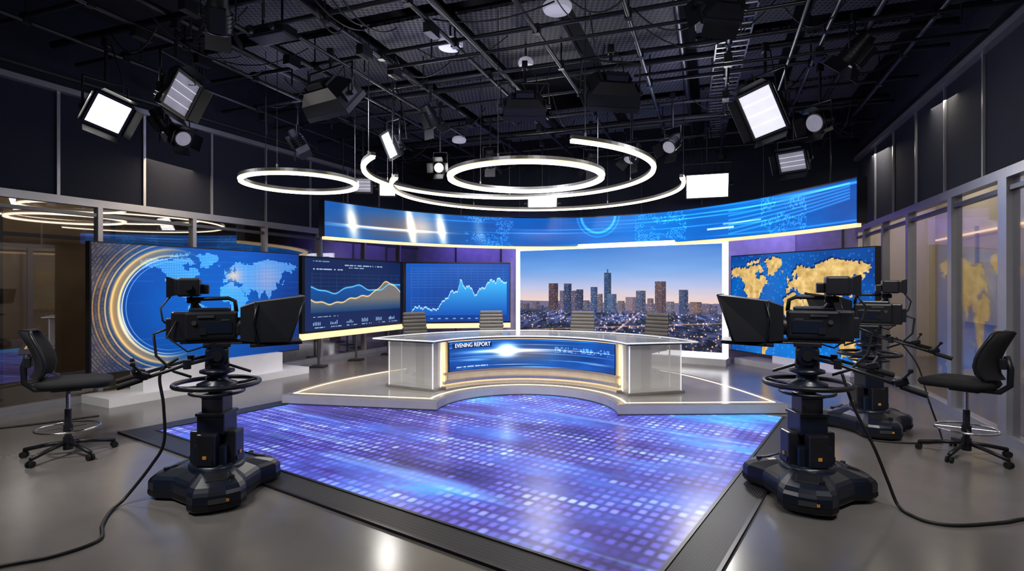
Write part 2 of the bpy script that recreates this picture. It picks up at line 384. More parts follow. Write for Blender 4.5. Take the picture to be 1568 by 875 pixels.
def paint_dash1(U, V):
    img = np.zeros(U.shape+(3,))+C(.045, .11, .28); img = lerp(img, C(.06, .19, .42), .6*fbm(U*2, V*2, 3))
    inn = (U > .06)*(U < .97)*(V > .25)*(V < .80)
    img = over(img, inn*.35, (.03, .12, .28))
    img = over(img, inn*((np.abs((V*18) % 1-.5) > .46)*.22), (.5, .7, .9)); img = over(img, inn*((np.abs((U*14) % 1-.5) > .47)*.12), (.5, .7, .9))
    w1 = .56+.045*np.sin(U*15+.9)+.06*(U-.2)+.012*np.sin(U*40); w2 = .44+.04*np.sin(U*11+2.6)+.27*np.exp(-((U-.80)/.14)**2)-.05*np.exp(-((U-.35)/.2)**2)+.012*np.sin(U*50)
    gm = inn*(V < w1); img = lerp(img, C(.06, .36, .70)*(.4+.9*(V[..., None])), gm*.8)
    gm = inn*(V < w2)*np.clip((V-.25)/.2+.1, 0, 1); img = lerp(img, C(.52, .46, .40), gm*.85)
    img = over(img, inn*np.exp(-((V-w1)/.010)**2), (.40, .80, 1)); img = over(img, inn*np.exp(-((V-w2)/.010)**2), (1, .86, .6))
    def txt(u0, u1, v0, v1, s, c=(.75, .85, .95)):
        m = (U > u0)*(U < u1)*(V > v0)*(V < v1)*(hsh(np.floor(U*s), np.floor(V*3), 6) > .3)
        return over(img, m*.8, c)
    img = txt(.08, .22, .945, .955, 160, (.6, .7, .8)); img = txt(.36, .75, .90, .918, 140); img = txt(.08, .34, .835, .850, 150); img = txt(.4, .55, .87, .88, 150)
    img = txt(.08, .3, .19, .20, 120)
    for k in range(6):
        u0 = .08+k*.15
        for j in range(5):
            hh = .02+.04*hsh(np.array(k*7+j), np.array(3), 8); img = over(img, ((U > u0+j*.014)*(U < u0+j*.014+.006)*(V > .08)*(V < .08+hh))*1., (.6, .75, .9))
        img = txt(u0, u0+.1, .045, .055, 150)
    img = over(img, ((U > .965)+(U < .012)+(V > .99)+(V < .01) > 0)*1., (.01, .02, .04))
    return img
def paint_dash2(U, V):
    img = lerp(C(.02, .18, .48), C(.04, .38, .78), V*.5+.4*fbm(U*2, V*2, 8))
    inn = (U > .05)*(U < .97)*(V > .12)*(V < .93)
    img = over(img, inn*((np.abs((V*22) % 1-.5) > .455)*.28), (.55, .8, .95)); img = over(img, inn*((np.abs((U*16) % 1-.5) > .47)*.12), (.55, .8, .95))
    u = U*60; tri = vn(u*.35, u*0, 41)*.16+vn(u, u*0, 42)*.06+vn(u*2.5, u*0, 44)*.03
    base = np.interp(U, [0, .08, .2, .3, .38, .44, .50, .52, .58, .66, .72, .8, .88, .94, 1], [.14, .18, .22, .24, .36, .46, .48, .68, .62, .46, .50, .66, .74, .72, .68])
    h = base-.10+tri
    gm = inn*(V < h); img = lerp(img, lerp(C(.03, .30, .68), C(.28, .78, 1.0), (V-.1)*1.5), gm*.92)
    img = over(img, inn*np.exp(-((V-h)/.012)**2), (.80, .95, 1))
    m = (U > .06)*(U < .95)*(V > .055)*(V < .075)*(np.abs((U*14) % 1-.5) < .2); img = over(img, m*.7, (.6, .8, .95))
    img = over(img, ((U < .012)+(V > .99)+(V < .01) > 0)*1., (.01, .02, .04))
    return img
def paint_city(U, V):
    sky = np.zeros(U.shape+(3,))
    stops = [(.30, (.86, .72, .64)), (.44, (.90, .78, .72)), (.52, (.82, .76, .80)), (.63, (.66, .71, .86)), (.78, (.44, .62, .86)), (1.0, (.26, .49, .80))]
    for i in range(3): sky[..., i] = np.interp(V, [s[0] for s in stops], [s[1][i] for s in stops])
    img = sky+(.05*(fbm(U*4, V*14, 51)-.5))[..., None]
    hl = .43+.03*fbm(U*5, U*0, 52); img = over(img, (V < hl)*1., (.42, .40, .52))
    rs = np.random.RandomState(4)
    def bld(u0, w, h, c, win=.5, seed=0, spire=0):
        nonlocal img
        m = ((U > u0-w/2)*(U < u0+w/2)*(V < h))*1.
        img = over(img, m, c)
        shade = m*(U > u0+w*.12); img = over(img, shade*.40, (c[0]*.45, c[1]*.45, c[2]*.55))
        st = m*(np.abs((U*150) % 1-.5) < .18); img = over(img, st*.25, (c[0]*1.5, c[1]*1.5, c[2]*1.5))
        lit = m*(hsh(np.floor(U*330), np.floor(V*130), seed) > 1-.12*win)*(np.abs((V*130) % 1-.5) < .35); img = over(img, lit*.45, (.98, .80, .52))
        if spire: img = over(img, ((np.abs(U-u0) < .0025)*(V < h+spire)*(V > h))*1., c)
    for i in range(80):
        bld(rs.rand(), .016+.02*rs.rand(), .34+.09*rs.rand(), tuple(C(.28, .29, .40)*(.8+.5*rs.rand())), .8, 60+i)
    D = [(.195, .052, .64, (.28, .22, .27)), (.245, .028, .56, (.36, .33, .42)), (.275, .042, .635, (.17, .22, .36)), (.31, .032, .56, (.32, .30, .40)), (.34, .036, .575, (.18, .22, .34)),
         (.375, .035, .46, (.32, .33, .42)), (.415, .035, .60, (.22, .30, .46)), (.445, .028, .53, (.36, .34, .40)), (.484, .036, .745, (.17, .26, .40)), (.505, .045, .53, (.26, .34, .48)), (.55, .035, .46, (.38, .36, .42)),
         (.60, .055, .50, (.46, .40, .46)), (.645, .045, .565, (.26, .30, .42)), (.69, .03, .49, (.40, .36, .42)), (.735, .05, .655, (.32, .26, .30)), (.78, .035, .46, (.38, .38, .46)), (.838, .040, .575, (.20, .26, .40)), (.89, .05, .46, (.42, .34, .36)), (.94, .04, .44, (.36, .34, .42)), (.09, .05, .44, (.36, .34, .42)), (.03, .05, .42, (.32, .30, .38))]
    for i, d in enumerate(D): bld(*d, win=1.0, seed=100+i, spire=.035 if abs(d[0]-.484) < .001 else 0)
    f = np.clip((.375-V)/.05, 0, 1)
    per = 1.0+1.6*np.clip(.38-V, 0, 1)/.38
    bl = hsh(np.floor((U-.5)*90/per), np.floor(V*44), 12)
    ground = C(.08, .11, .21)+bl[..., None]*C(.26, .26, .34)
    ground = ground*(.55+.9*V[..., None]/.38)
    spark = (hsh(np.floor(U*210), np.floor(V*90), 14) > .93)*1.
    ground = ground+spark[..., None]*C(1.0, .74, .42)*(.35+.6*hsh(np.floor(U*210), np.floor(V*90), 15))[..., None]
    tree = (fbm(U*22, V*16, 77) > .52)*1.; ground = lerp(ground, C(.06, .09, .13)+0*ground, tree*.5)
    road = np.exp(-((U-.55-.6*(V-.2))/.006)**2)+np.exp(-((V-.12-.15*U)/.006)**2); ground = ground+road[..., None]*C(.9, .6, .3)*.5
    img = lerp(img, ground, f)
    return img
def paint_ribbon(U, V):
    img = lerp(C(.02, .17, .46), C(.04, .46, .88), .2+.8*fbm(U*9, V*1.5, 61))
    img = lerp(img, C(.04, .52, .92), .55*np.exp(-((U-.60)/.13)**2)+.35*np.exp(-((U-.85)/.08)**2))
    img = lerp(img, C(.42, .35, .35), .8*np.exp(-((U-.13)/.11)**2)*np.exp(-((V-.45)/.5)**2))
    for u0, w, a in ((.05, .010, 1.0), (.165, .006, 1.4), (.225, .008, 1.1), (.185, .03, .5), (.30, .01, .25)):
        img = img+(a*np.exp(-((U-u0+.01*(V-.5))/w)**2)*(.4+.6*np.exp(-((V-.5)/.35)**2)))[..., None]*C(1, .78, .48)
    for k in range(16):
        v0 = rng.rand(); u0 = rng.rand(); l = .04+.10*rng.rand(); a = .25+.3*rng.rand()
        img = img+(a*np.exp(-((V-v0)/.02)**2)*np.exp(-((U-u0)/l)**2))[..., None]*C(.35, .70, 1)
    img = img+(.9*np.exp(-((V-.38)/.03)**2)*np.exp(-((U-.13)/.09)**2))[..., None]*C(1, .75, .4)
    for a, b in ((.27, .37), (.60, .70), (.84, .92)):
        m = (U > a)*(U < b)*(hsh(np.floor(U*620), np.floor(V*30), 17) > .62)*(fbm(U*40, V*4, 9) > .45); img = img+(m*.24)[..., None]*C(.5, .8, 1)
    rr = np.hypot((U-.53)*12.97, (V-1.05)*.7); img = img+(.45*np.exp(-((rr-.42)/.03)**2)+.25*np.exp(-((rr-.52)/.015)**2))[..., None]*C(.3, .8, 1)
    img = img+(.8*((np.abs(V-.30) < .03)*(U > .74)*(U < .79))+.5*((np.abs(V-.42) < .02)*(U > .77)*(U < .84)))[..., None]*C(.9, .75, .6)
    for k in range(6):
        ln = V-(.2+.12*k)-(U-.82)*(2.2-.3*k); img = img+(.28*np.exp(-(ln/.02)**2)*(U > .78)*(U < .99))[..., None]*C(.5, .85, 1)
    return img
def paint_desk(U, V):
    img = lerp(C(.03, .12, .36), C(.08, .42, .84), .1+.9*fbm(U*5, V*2, 71))
    img = lerp(img, C(.55, .46, .42), .6*np.exp(-((U-.45)/.22)**2)*np.exp(-((V-.5)/.3)**2))
    img = img+(1.7*np.exp(-(((U-.35)/.05)**2+((V-.62)/.20)**2)))[..., None]*C(.8, .9, 1)+(1.0*np.exp(-((V-.60)/.06)**2)*np.exp(-((U-.35)/.22)**2))[..., None]*C(.9, .85, .8)
    for k in range(26):
        v0 = rng.rand(); u0 = rng.rand(); l = .05+.15*rng.rand(); a = .2+.5*rng.rand(); c = C(1, .8, .5) if k % 3 == 0 else C(.4, .75, 1)
        img = img+(a*np.exp(-((V-v0)/.012)**2)*np.exp(-((U-u0)/l)**2))[..., None]*c
    m = (U > .62)*(U < .97)*(V > .55)*(V < .75)*(hsh(np.floor(U*150), np.floor(V*16), 18) > .6); img = img+(m*.35)[..., None]*C(.7, .85, 1)
    m = (U > .05)*(U < .25)*(V > .08)*(V < .13)*(hsh(np.floor(U*170), np.floor(V*3), 18) > .3); img = over(img, m*.8, (.8, .9, 1))
    img = over(img, ((U > .02)*(U < .265)*(V > .76)*(V < .95))*.65, (.02, .06, .18))
    return img

def display(name, pos, z0, z1, nx, ny, paint, parent=None, s_mat=M_screen, gain=1.0):
    us = np.linspace(0, 1, nx); vs = np.linspace(0, 1, ny)
    P = np.array([pos(u) for u in us])
    Vv, Uu = np.meshgrid(vs, us, indexing='ij')
    xyz = np.zeros((ny, nx, 3)); xyz[..., 0] = P[None, :, 0]; xyz[..., 1] = P[None, :, 1]; xyz[..., 2] = z0+(z1-z0)*Vv
    idx = np.arange(nx*ny).reshape(ny, nx)
    q = np.stack([idx[:-1, :-1], idx[:-1, 1:], idx[1:, 1:], idx[1:, :-1]], -1).reshape(-1, 4)
    me = bpy.data.meshes.new(name)
    me.vertices.add(nx*ny); me.vertices.foreach_set('co', xyz.ravel())
    me.loops.add(q.size); me.loops.foreach_set('vertex_index', q.ravel().astype(np.int32))
    me.polygons.add(len(q)); me.polygons.foreach_set('loop_start', (np.arange(len(q))*4).astype(np.int32))
    me.update(calc_edges=True)
    img = srgb2lin(paint(Uu, Vv))*gain
    c = np.ones((ny, nx, 4), np.float32); c[..., :3] = img
    at = me.color_attributes.new('Col', 'FLOAT_COLOR', 'POINT'); at.data.foreach_set('color', c.ravel())
    me.materials.append(s_mat)
    o = bpy.data.objects.new(name, me); return link(o, parent)
def seg(p0, p1): return lambda u: (p0[0]+(p1[0]-p0[0])*u, p0[1]+(p1[1]-p0[1])*u)

# ------------------------------------------------------------------ room shell
H = 5.7
def LW(Y): return (-9.94+.46*Y, Y)
def RW(Y): return (3.21+.3653*Y, Y)
CL = (-2.70, 15.73); CR = (7.60, 12.02)
b = B(); b.prism([(-15, -4), (9, -4), (13, 19), (-12, 19)], -.1, 0, M_conc); b.make('floor')
b = B(); b.prism([(-15, -4), (9, -4), (13, 19), (-12, 19)], H, H+.1, M_deck); b.make('ceiling')

def side_wall(name, fn, y0, y1, mull, seams, sgn, glass):
    b = B()
    b.wallbox(fn(y0), fn(y1), 2.97, H, .14, M_acoustic, off=sgn*.07)
    for y in seams:
        b.wallbox(fn(y-.018), fn(y+.018), 2.97, 4.42, .03, M_alu, off=-sgn*.012)
    b.wallbox(fn(y0), fn(y1), 4.42, 4.50, .10, M_alu, off=-sgn*.05)
    b.wallbox(fn(y0), fn(y1), 4.62, 4.65, .06, M_alud, off=-sgn*.05)
    w = b.make(name)
    b = B()
    b.wallbox(fn(y0), fn(y1), 2.86, 2.97, .12, M_alu, off=0)
    b.wallbox(fn(y0), fn(y1), 2.72, 2.77, .08, M_alud, off=0)
    b.wallbox(fn(y0), fn(y1), 0, .10, .12, M_alu, off=0)
    for y, wd in mull:
        b.wallbox(fn(y-wd/2), fn(y+wd/2), .1, 2.86, .12, M_alu, off=0)
    b.make('trim_1' if sgn > 0 else 'trim_2')
    b = B(); b.wallbox(fn(y0), fn(y1), .1, 2.86, .012, glass, off=0); b.make('window_1' if sgn > 0 else 'window_2')
side_wall('wall_left', LW, -3.5, 15.7, [(y, .06) for y in (-2.7, -1.35, 0, 1.37, 2.73, 4.1, 5.46, 6.82, 8.18, 9.53, 10.9, 12.26, 13.6, 14.9)],
          [.22+1.07*k for k in range(14)], 1, M_glass)
side_wall('wall_right', RW, -3.5, 12.0, [(-2.4, .1), (-1, .1), (.4, .1), (1.8, .1), (3.2, .1), (4.55, .1), (5.93, .18), (7.25, .12), (8.85, .10), (10.15, .08), (11.4, .08)],
          [1.1+1.07*k for k in range(10)], -1, M_glassR)
b = B()
b.wallbox(CL, CR, 0, H, .15, M_backwall, off=.09)
b.wallbox(CL, CR, 3.3, H-.01, .05, M_acoustic, off=-.02)
dv = Vector((CR[0]-CL[0], CR[1]-CL[1])); Lb = dv.length; dv.normalize()
def BW(s): return (CL[0]+dv.x*s, CL[1]+dv.y*s)
for s in np.arange(1.2, Lb, 1.35): b.wallbox(BW(s-.02), BW(s+.02), 0, 3.3, .03, M_alud, off=0)
b.wallbox(BW(8.05), BW(9.7), .2, 3.1, .04, M_backpanel, off=-.01)
b.make('wall_back')
b = B(); b.box((-4.6, -3.62, H/2), (14, .15, H), M_acoustic); b.make('wall_front')
# adjoining rooms seen through the glazing
b = B(); b.wallbox((LW(-3.5)[0]-3.0, -3.5), (LW(16)[0]-3.2, 16), 0, H, .1, M_dwall, off=0)
for y in np.arange(-2, 15, 1.6):
    b.wallbox((LW(y)[0]-2.92, y), (LW(y+.05)[0]-2.92, y+.05), 0, 3.0, .05, M_alud)
for y in np.arange(-2, 15, 3.2):
    b.wallbox((LW(y)[0]-2.92, y), (LW(y+1.6)[0]-2.92, y+1.6), 1.05, 1.08, .03, M_goldlit)
b.wallbox((LW(-3)[0]-2.92, -3), (LW(15)[0]-2.92, 15), 2.55, 2.62, .04, M_alud)
b.make('corridor_wall')
b = B(); b.wallbox((RW(-3.5)[0]+2.2, -3.5), (RW(15)[0]+2.2, 15), 0, H, .1, M_beige)
b.wallbox((RW(13.2)[0]-1.0, 13.2), (RW(13.2)[0]+2.3, 13.2), 0, H, .1, M_beige)
for y in (5.0, 7.0, 9.0, 11.0): b.wallbox((RW(y)[0]+2.12, y), (RW(y+.06)[0]+2.12, y+.06), 0, 2.9, .05, M_alu)
b.wallbox((RW(-3.5)[0]+2.1, -3.5), (RW(13)[0]+2.1, 13), 2.75, 2.79, .03, M_goldlit)
b.wallbox((RW(10.0)[0]+2.1, 10.0), (RW(11.6)[0]+2.1, 11.6), .95, 2.15, .04, M_goldrefl); b.wallbox((RW(7.3)[0]+2.1, 7.3), (RW(8.9)[0]+2.1, 8.9), .95, 2.15, .04, M_goldrefl)  # gold panels stand in for the map screen's reflection in the glass
b.make('corridor_wall')
light('corridor_lamp_warm', 'AREA', (8.15, 11.0, 4.4), 80, (1, .90, .74), aim=(8.6, 11.2, 0), size=.8, size_y=3.5)
light('corridor_lamp_warm', 'AREA', (7.1, 8.0, 4.4), 55, (1, .88, .68), aim=(7.6, 8.2, 0), size=.8, size_y=3)
light('corridor_lamp_warm', 'AREA', (6.0, 5.0, 4.4), 40, (1, .86, .62), aim=(6.6, 5.1, 0), size=.8, size_y=3)
light('corridor_lamp_warm', 'AREA', (-7.4, 9.5, 4.2), 75, (1, .78, .5), aim=(-8.4, 9.7, .5), size=.8, size_y=7)

# ceiling: perforated acoustic baffles
E = Vector((.939, -.343, 0)); D = Vector((.343, .939, 0)); RZ = math.atan2(-.343, .939)
def inroom(x, y, mg=.15):
    return x > LW(y)[0]+mg and x < RW(y)[0]-mg and (x-CL[0])*dv.y*-1+(y-CL[1])*dv.x < -mg and y > -3.3
b = B()
for i in range(-9, 9):
    for j in range(0, 8):
        c = E*(i*1.45+.4)+D*(j*2.15+.9)
        ok = all(inroom((c+E*sx*.6+D*sy*.9).x, (c+E*sx*.6+D*sy*.9).y, .05) for sx in (-1, 1) for sy in (-1, 1))
        if ok and random.random() > .10:
            z = 5.28+random.choice([0, .06, -.05]); b.box((c.x, c.y, z), (1.22, 1.85, .05), M_perf, rot=(0, 0, RZ))
            b.box((c.x, c.y, z+.03), (1.26, 1.89, .03), M_black2, rot=(0, 0, RZ))
            for sx in (-.5, .5): b.cyl((c+E*sx*1.0).to_tuple()[:2]+(z,), (c+E*sx*1.0).to_tuple()[:2]+(H,), .008, M_pipe, n=5)
b.make('ceiling_acoustic_panels')

# lighting grid pipes
b = B()
def clipline(p, d, z, r, m, t0=-20, t1=22):
    ts = [t for t in np.arange(t0, t1, .1) if inroom(p.x+d.x*t, p.y+d.y*t, .12)]
    if len(ts) > 5:
        a = p+d*ts[0]; c = p+d*ts[-1]; b.cyl((a.x, a.y, z), (c.x, c.y, z), r, m, n=8)
for i in range(-9, 9): clipline(E*(i*1.1+.2), D, 4.78+.0, .030, M_pipe)
for j in range(0, 14): clipline(D*(j*1.15+.6), E, 4.84, .030, M_pipe)
for i in (-6.3, -3.1, -.4, 1.9, 3.6): clipline(E*i, D, 5.05, .045, M_pipe)
for j in (4.9, 8.3, 11.2): clipline(D*j, E, 5.0, .05, M_black2)
for i, t0, t1 in ((-2.6, 4, 9), (.9, 6, 11), (3.0, 3, 8), (-4.4, 5, 9.5)): clipline(E*i, D, 4.52, .022, M_black2, t0, t1)
for j, t0, t1 in ((6.2, -4, 1), (7.6, -1, 4), (9.8, -3.5, 1.5), (6.9, 2, 5)): clipline(D*j, E, 4.56, .022, M_black2, t0, t1)
# box truss beside the right-hand runs
for dz in (0, .26):
    for dx_ in (0, .26): clipline(E*(4.15+dx_), D, 4.62+dz, .02, M_alud)
for t in np.arange(2, 13, .3):
    p = E*4.15+D*t; q = E*4.41+D*(t+.15); r_ = E*4.15+D*(t+.3)
    if inroom(q.x, q.y, .2): b.cyl((p.x, p.y, 4.62), (q.x, q.y, 4.62), .009, M_alud, n=5); b.cyl((q.x, q.y, 4.62), (r_.x, r_.y, 4.62), .009, M_alud, n=5); b.cyl((p.x, p.y, 4.62), (r_.x, r_.y, 4.88), .009, M_alud, n=5)
for j in range(0, 14):
    for i in range(-9, 9):
        p = E*(i*1.1+.2)+D*(j*1.15+.6)
        if inroom(p.x, p.y):
            if (i+j) % 2 == 0: b.cyl((p.x, p.y, 4.78), (p.x, p.y, H), .012, M_pipe, n=6)
            b.box((p.x, p.y, 4.81), (.08, .08, .12), M_black2, rot=(0, 0, RZ))
            if random.random() < .35:
                q = p+D*random.uniform(.2, .8); b.box((q.x, q.y, 4.70), (.10, .22, .12), M_black2, rot=(0, 0, RZ)); b.cyl((q.x, q.y, 4.6), (q.x, q.y, 4.36+random.uniform(0, .15)), .012, M_black2, n=6)
for k in range(90):
    i = random.uniform(-7, 5); j = random.uniform(4, 13); p = E*i+D*j; q = p+(E if k % 2 else D)*random.uniform(.5, 1.5)+D*random.uniform(-.2, .2)
    if inroom(p.x, p.y) and inroom(q.x, q.y):
        sg = random.uniform(.10, .42)
        b.tube([(p.x+(q.x-p.x)*t, p.y+(q.y-p.y)*t, 4.8-sg*4*t*(1-t)) for t in np.linspace(0, 1, 12)], random.choice((.007, .010)), M_cable, n=5)
b.make('lighting_grid')
# cable ladder
b = B(); pa = Vector((2.62, 6.3, 0)); pb = Vector((4.45, 12.1, 0)); dd = (pb-pa).normalized(); nn_ = Vector((dd.y, -dd.x, 0)); Lc = (pb-pa).length
for s_ in (-.2, .2):
    b.wallbox((pa+nn_*s_).to_tuple()[:2], (pb+nn_*s_).to_tuple()[:2], 4.93, 5.03, .02, M_alud)
for t in np.arange(0, Lc, .17):
    c = pa+dd*t; b.box((c.x, c.y, 4.95), (.4, .03, .02), M_alu, rot=(0, 0, math.atan2(nn_.y, nn_.x)))
for s_ in (-.1, -.03, .06, .12):
    b.tube([((pa+dd*t+nn_*(s_+.02*math.sin(t*3+s_*40))).x, (pa+dd*t+nn_*(s_+.02*math.sin(t*3+s_*40))).y, 4.975) for t in np.linspace(0, Lc, 30)], .014, M_cable, n=6)
for t in (0.3, 2.3, 4.3, 5.9):
    for s_ in (-.2, .2):
        c = pa+dd*t+nn_*s_; b.cyl((c.x, c.y, 5.0), (c.x, c.y, H), .008, M_pipe, n=5)
b.make('cable_ladder')

# ------------------------------------------------------------------ LED floor
near = Vector((.75, 3.05, 0)); ax = Vector((-4.86, 3.35, 0)).normalized(); ay = Vector((2.72, 3.98, 0)).normalized()
fr = math.atan2(ay.y, ay.x)  # local +X along ay, +Y along ax
b = B(); b.box((2.41, 2.95, .006), (4.82, 5.90, .012), M_ledfloor); b.make('led_floor', loc=near, rz=fr)
b = B(); bw = .30
b.box((-bw/2, 2.95, .007), (bw, 5.9+2*bw, .014), M_grille); b.box((2.41, -bw/2, .007), (4.82, bw, .014), M_grille)
b.box((1.6, 5.9+bw/2, .007), (3.2, bw, .014), M_grille)
for (c, s) in (((-.012, 2.95), (.024, 5.92)), ((2.41, -.012), (4.82, .024)), ((-bw+.012, 2.95), (.024, 5.9+2*bw)), ((2.41, -bw+.012), (4.82, .024)), ((1.6, 5.912), (3.2, .024))):
    b.box((c[0], c[1], .012), (s[0], s[1], .02), M_black2)
b.make('floor_grille_border', loc=near, rz=fr)

# ------------------------------------------------------------------ platform + desk
Cd = Vector((.18, 7.235)); tt = Vector((.994, -.109)); nd = Vector((.109, .994))
def P(r, th):
    th = math.radians(th); v = Cd+tt*(r*math.sin(th))+nd*(r*math.cos(th)); return (v.x, v.y)
outer = [(3.61, 7.17), (3.5, 8.0), (3.3, 8.9), (2.95, 9.8), (2.3, 10.7), (1.3, 11.25), (.1, 11.35), (-1.1, 11.0), (-2.0, 10.3), (-2.6, 9.5), (-3.05, 8.6), (-3.27, 7.79)]
def catmull(pts, k=6, closed=False):
    out = []; n = len(pts)
    for i in range(n-1):
        p0 = Vector(pts[max(i-1, 0)]); p1 = Vector(pts[i]); p2 = Vector(pts[i+1]); p3 = Vector(pts[min(i+2, n-1)])
        for j in range(k):
            t = j/k; out.append(.5*((2*p1)+(p2-p0)*t+(2*p0-5*p1+4*p2-p3)*t*t+(3*p1-p0-3*p2+p3)*t**3))
    out.append(Vector(pts[-1])); return [tuple(p) for p in out]
oc = catmull(outer, 5)
arcP = [P(1.2, a) for a in np.linspace(-90, 90, 33)]
poly = arcP + oc
def inset(pl, d_):
    n = len(pl); r = []
    for i in range(n):
        a = Vector(pl[i-1]); c = Vector(pl[i]); e_ = Vector(pl[(i+1) % n])
        d1 = (c-a).normalized(); d2 = (e_-c).normalized(); n1 = Vector((-d1.y, d1.x)); n2 = Vector((-d2.y, d2.x)); m_ = (n1+n2)
        m_ = m_.normalized()/max(.5, math.cos(n1.angle(n2)/2)) if m_.length > .1 else n1
        r.append(tuple(c+m_*d_))
    return r
def area(pl): return sum(pl[i][0]*pl[(i+1) % len(pl)][1]-pl[(i+1) % len(pl)][0]*pl[i][1] for i in range(len(pl)))
sg = 1 if area(poly) > 0 else -1
b = B(); zt = .15
b.prism(poly, 0.0, zt-.012, M_grey)
b.prism(inset(poly, sg*.015), zt-.012, zt, M_platform)
p1 = inset(poly, sg*.10); p2 = inset(poly, sg*.135)
n = len(p1)
b.add([(x, y, zt+.003) for x, y in p1]+[(x, y, zt+.003) for x, y in p2], [(i, (i+1) % n, n+(i+1) % n, n+i) for i in range(n)], M_warm)
p3 = inset(poly, -sg*.004); b.loft([[(x, y, .012) for x, y in p3], [(x, y, .03) for x, y in p3]], M_alud, cap=False)
b.make('desk_platform')

def sector(b, r0, r1, a0, a1, z0, z1, m, n=40):
    A = np.linspace(a0, a1, n)
    pl = [P(r0, a) for a in A]+[P(r1, a) for a in A[::-1]]
    b.prism(pl, z0, z1, m)
desk = bpy.data.objects.new('news_desk', None); link(desk)
b = B()
sector(b, 1.43, 1.75, -60, 60, .152, .20, M_silver); sector(b, 1.52, 1.75, -58, 58, .20, .225, M_goldlit)
sector(b, 1.48, 1.72, -59, 59, .225, .265, M_silver); sector(b, 1.56, 1.75, -58, 58, .265, .36, M_warmsoft)
sector(b, 1.49, 1.72, -58.5, 58.5, .36, .395, M_gold); sector(b, 1.56, 2.0, -58, 58, .38, .86, M_black2)
sector(b, 1.53, 1.60, -58, 58, .842, .858, M_goldlit); sector(b, 1.60, 2.05, -60, 60, .152, .86, M_darksilver)
for sgn in (-1, 1):
    a = sgn*55.5; sector(b, 1.50, 1.56, min(a, a+sgn*1), max(a, a+sgn*1), .28, .862, M_gold, 4)
    a = sgn*56.6; sector(b, 1.53, 1.60, min(a, a+sgn*3), max(a, a+sgn*3), .20, .862, M_goldlit, 4)
b.make('desk_body', parent=desk)
b = B()
for sgn in (-1, 1):
    lo, hi = sorted((sgn*60.5, sgn*67))
    for (r0, r1, a0, a1) in ((1.53, 2.36, hi if sgn > 0 else lo, (hi-.5) if sgn > 0 else lo+.5), (1.53, 2.36, lo if sgn > 0 else hi, (lo+.5) if sgn > 0 else hi-.5)):
        x0, x1 = sorted((a0, a1)); sector(b, r0, r1, x0, x1, .19, .865, M_frost, 3)
    sector(b, 1.53, 1.545, lo, hi, .19, .865, M_frost, 6); sector(b, 2.345, 2.36, lo, hi, .19, .865, M_frost, 6)
    sector(b, 1.80, 1.90, lo+2, hi-2, .19, .865, M_silver, 4)
    for r_ in (1.53, 2.36):
        for a_ in (lo, hi): q = P(r_, a_); b.cyl((q[0], q[1], .19), (q[0], q[1], .865), .010, M_edge, n=8)
    lo, hi = sorted((sgn*59.5, sgn*68)); sector(b, 1.50, 2.40, lo, hi, .152, .19, M_silver, 6)
b.make('desk_end_pillar', parent=desk)
b = B(); sector(b, 1.47, 2.43, -70, 70, .862, .878, M_darksilver, 60); sector(b, 1.42, 2.50, -72, 72, .886, .915, M_toplass, 60)
for r_ in (1.42, 2.50): b.tube([P(r_, a)+(.90,) for a in np.linspace(-72, 72, 60)], .010, M_edge, n=6)
for a_ in (-72, 72): b.tube([P(1.42, a_)+(.90,), P(2.50, a_)+(.90,)], .010, M_edge, n=6)
for a_ in np.linspace(-64, 64, 9): q = P(1.7, a_); b.cyl((q[0], q[1], .876), (q[0], q[1], .889), .02, M_chrome); q = P(2.2, a_); b.cyl((q[0], q[1], .876), (q[0], q[1], .889), .02, M_chrome)
b.make('desk_top', parent=desk)
display('desk_display', lambda u: P(1.505, -54.5+109*u), .40, .84, 420, 90, paint_desk, desk, gain=1.2)
tcu = bpy.data.curves.new('lettering', 'FONT'); tcu.body = 'EVENING REPORT'; tcu.size = .088; tcu.extrude = .001
to = bpy.data.objects.new('tmp', tcu); link(to); bpy.context.view_layer.update()
me = bpy.data.meshes.new_from_object(to.evaluated_get(bpy.context.evaluated_depsgraph_get())); bpy.data.objects.remove(to)
wt = max(v.co.x for v in me.vertices)
for v in me.vertices:
    th = -50.5+24*v.co.x/wt; q = P(1.498-v.co.z, th); v.co = Vector((q[0], q[1], .752+v.co.y))
M_txt = mat('white_lettering', (1, 1, 1), .5, emis=(1, 1, 1), es=1.0); me.materials.clear(); me.materials.append(M_txt)
link(bpy.data.objects.new('lettering', me), desk)

# ------------------------------------------------------------------ screens
def flat_screen(name, p0, p1, z0, z1, nx, ny, paint, th=.12, frame=.02, gain=1.0, stand=None, strip=False):
    root = bpy.data.objects.new(name, None); link(root)
    b = B(); d = Vector((p1[0]-p0[0], p1[1]-p0[1])).normalized(); nrm = Vector((-d.y, d.x))
    q0 = Vector(p0)-d*frame; q1 = Vector(p1)+d*frame
    b.wallbox(tuple(q0), tuple(q1), z0-frame, z1+frame, th, M_black2, off=th/2+.004)
    if stand: stand(b, Vector(p0), Vector(p1), d, nrm)
    if strip: b.wallbox(tuple(q0), tuple(q1), z0-.15, z0-.03, .10, M_goldlit, off=.05)
    b.make('housing', parent=root)
    display('display', seg(p0, p1), z0, z1, nx, ny, paint, root, gain=gain)
    return root, d, nrm
def st_left(b, p0, p1, d, n):
    b.wallbox(tuple(p0+d*.05), tuple(p1-d*.05), 0, .12, .75, M_white, off=.02)
    b.wallbox(tuple(p0+d*.6), tuple(p1-d*.5), .12, .44, .35, M_white, off=.02)
flat_screen('map_video_wall', (-5.91, 7.70), (-4.23, 10.85), .44, 2.31, 560, 350, paint_mapL, gain=1.15, stand=st_left)
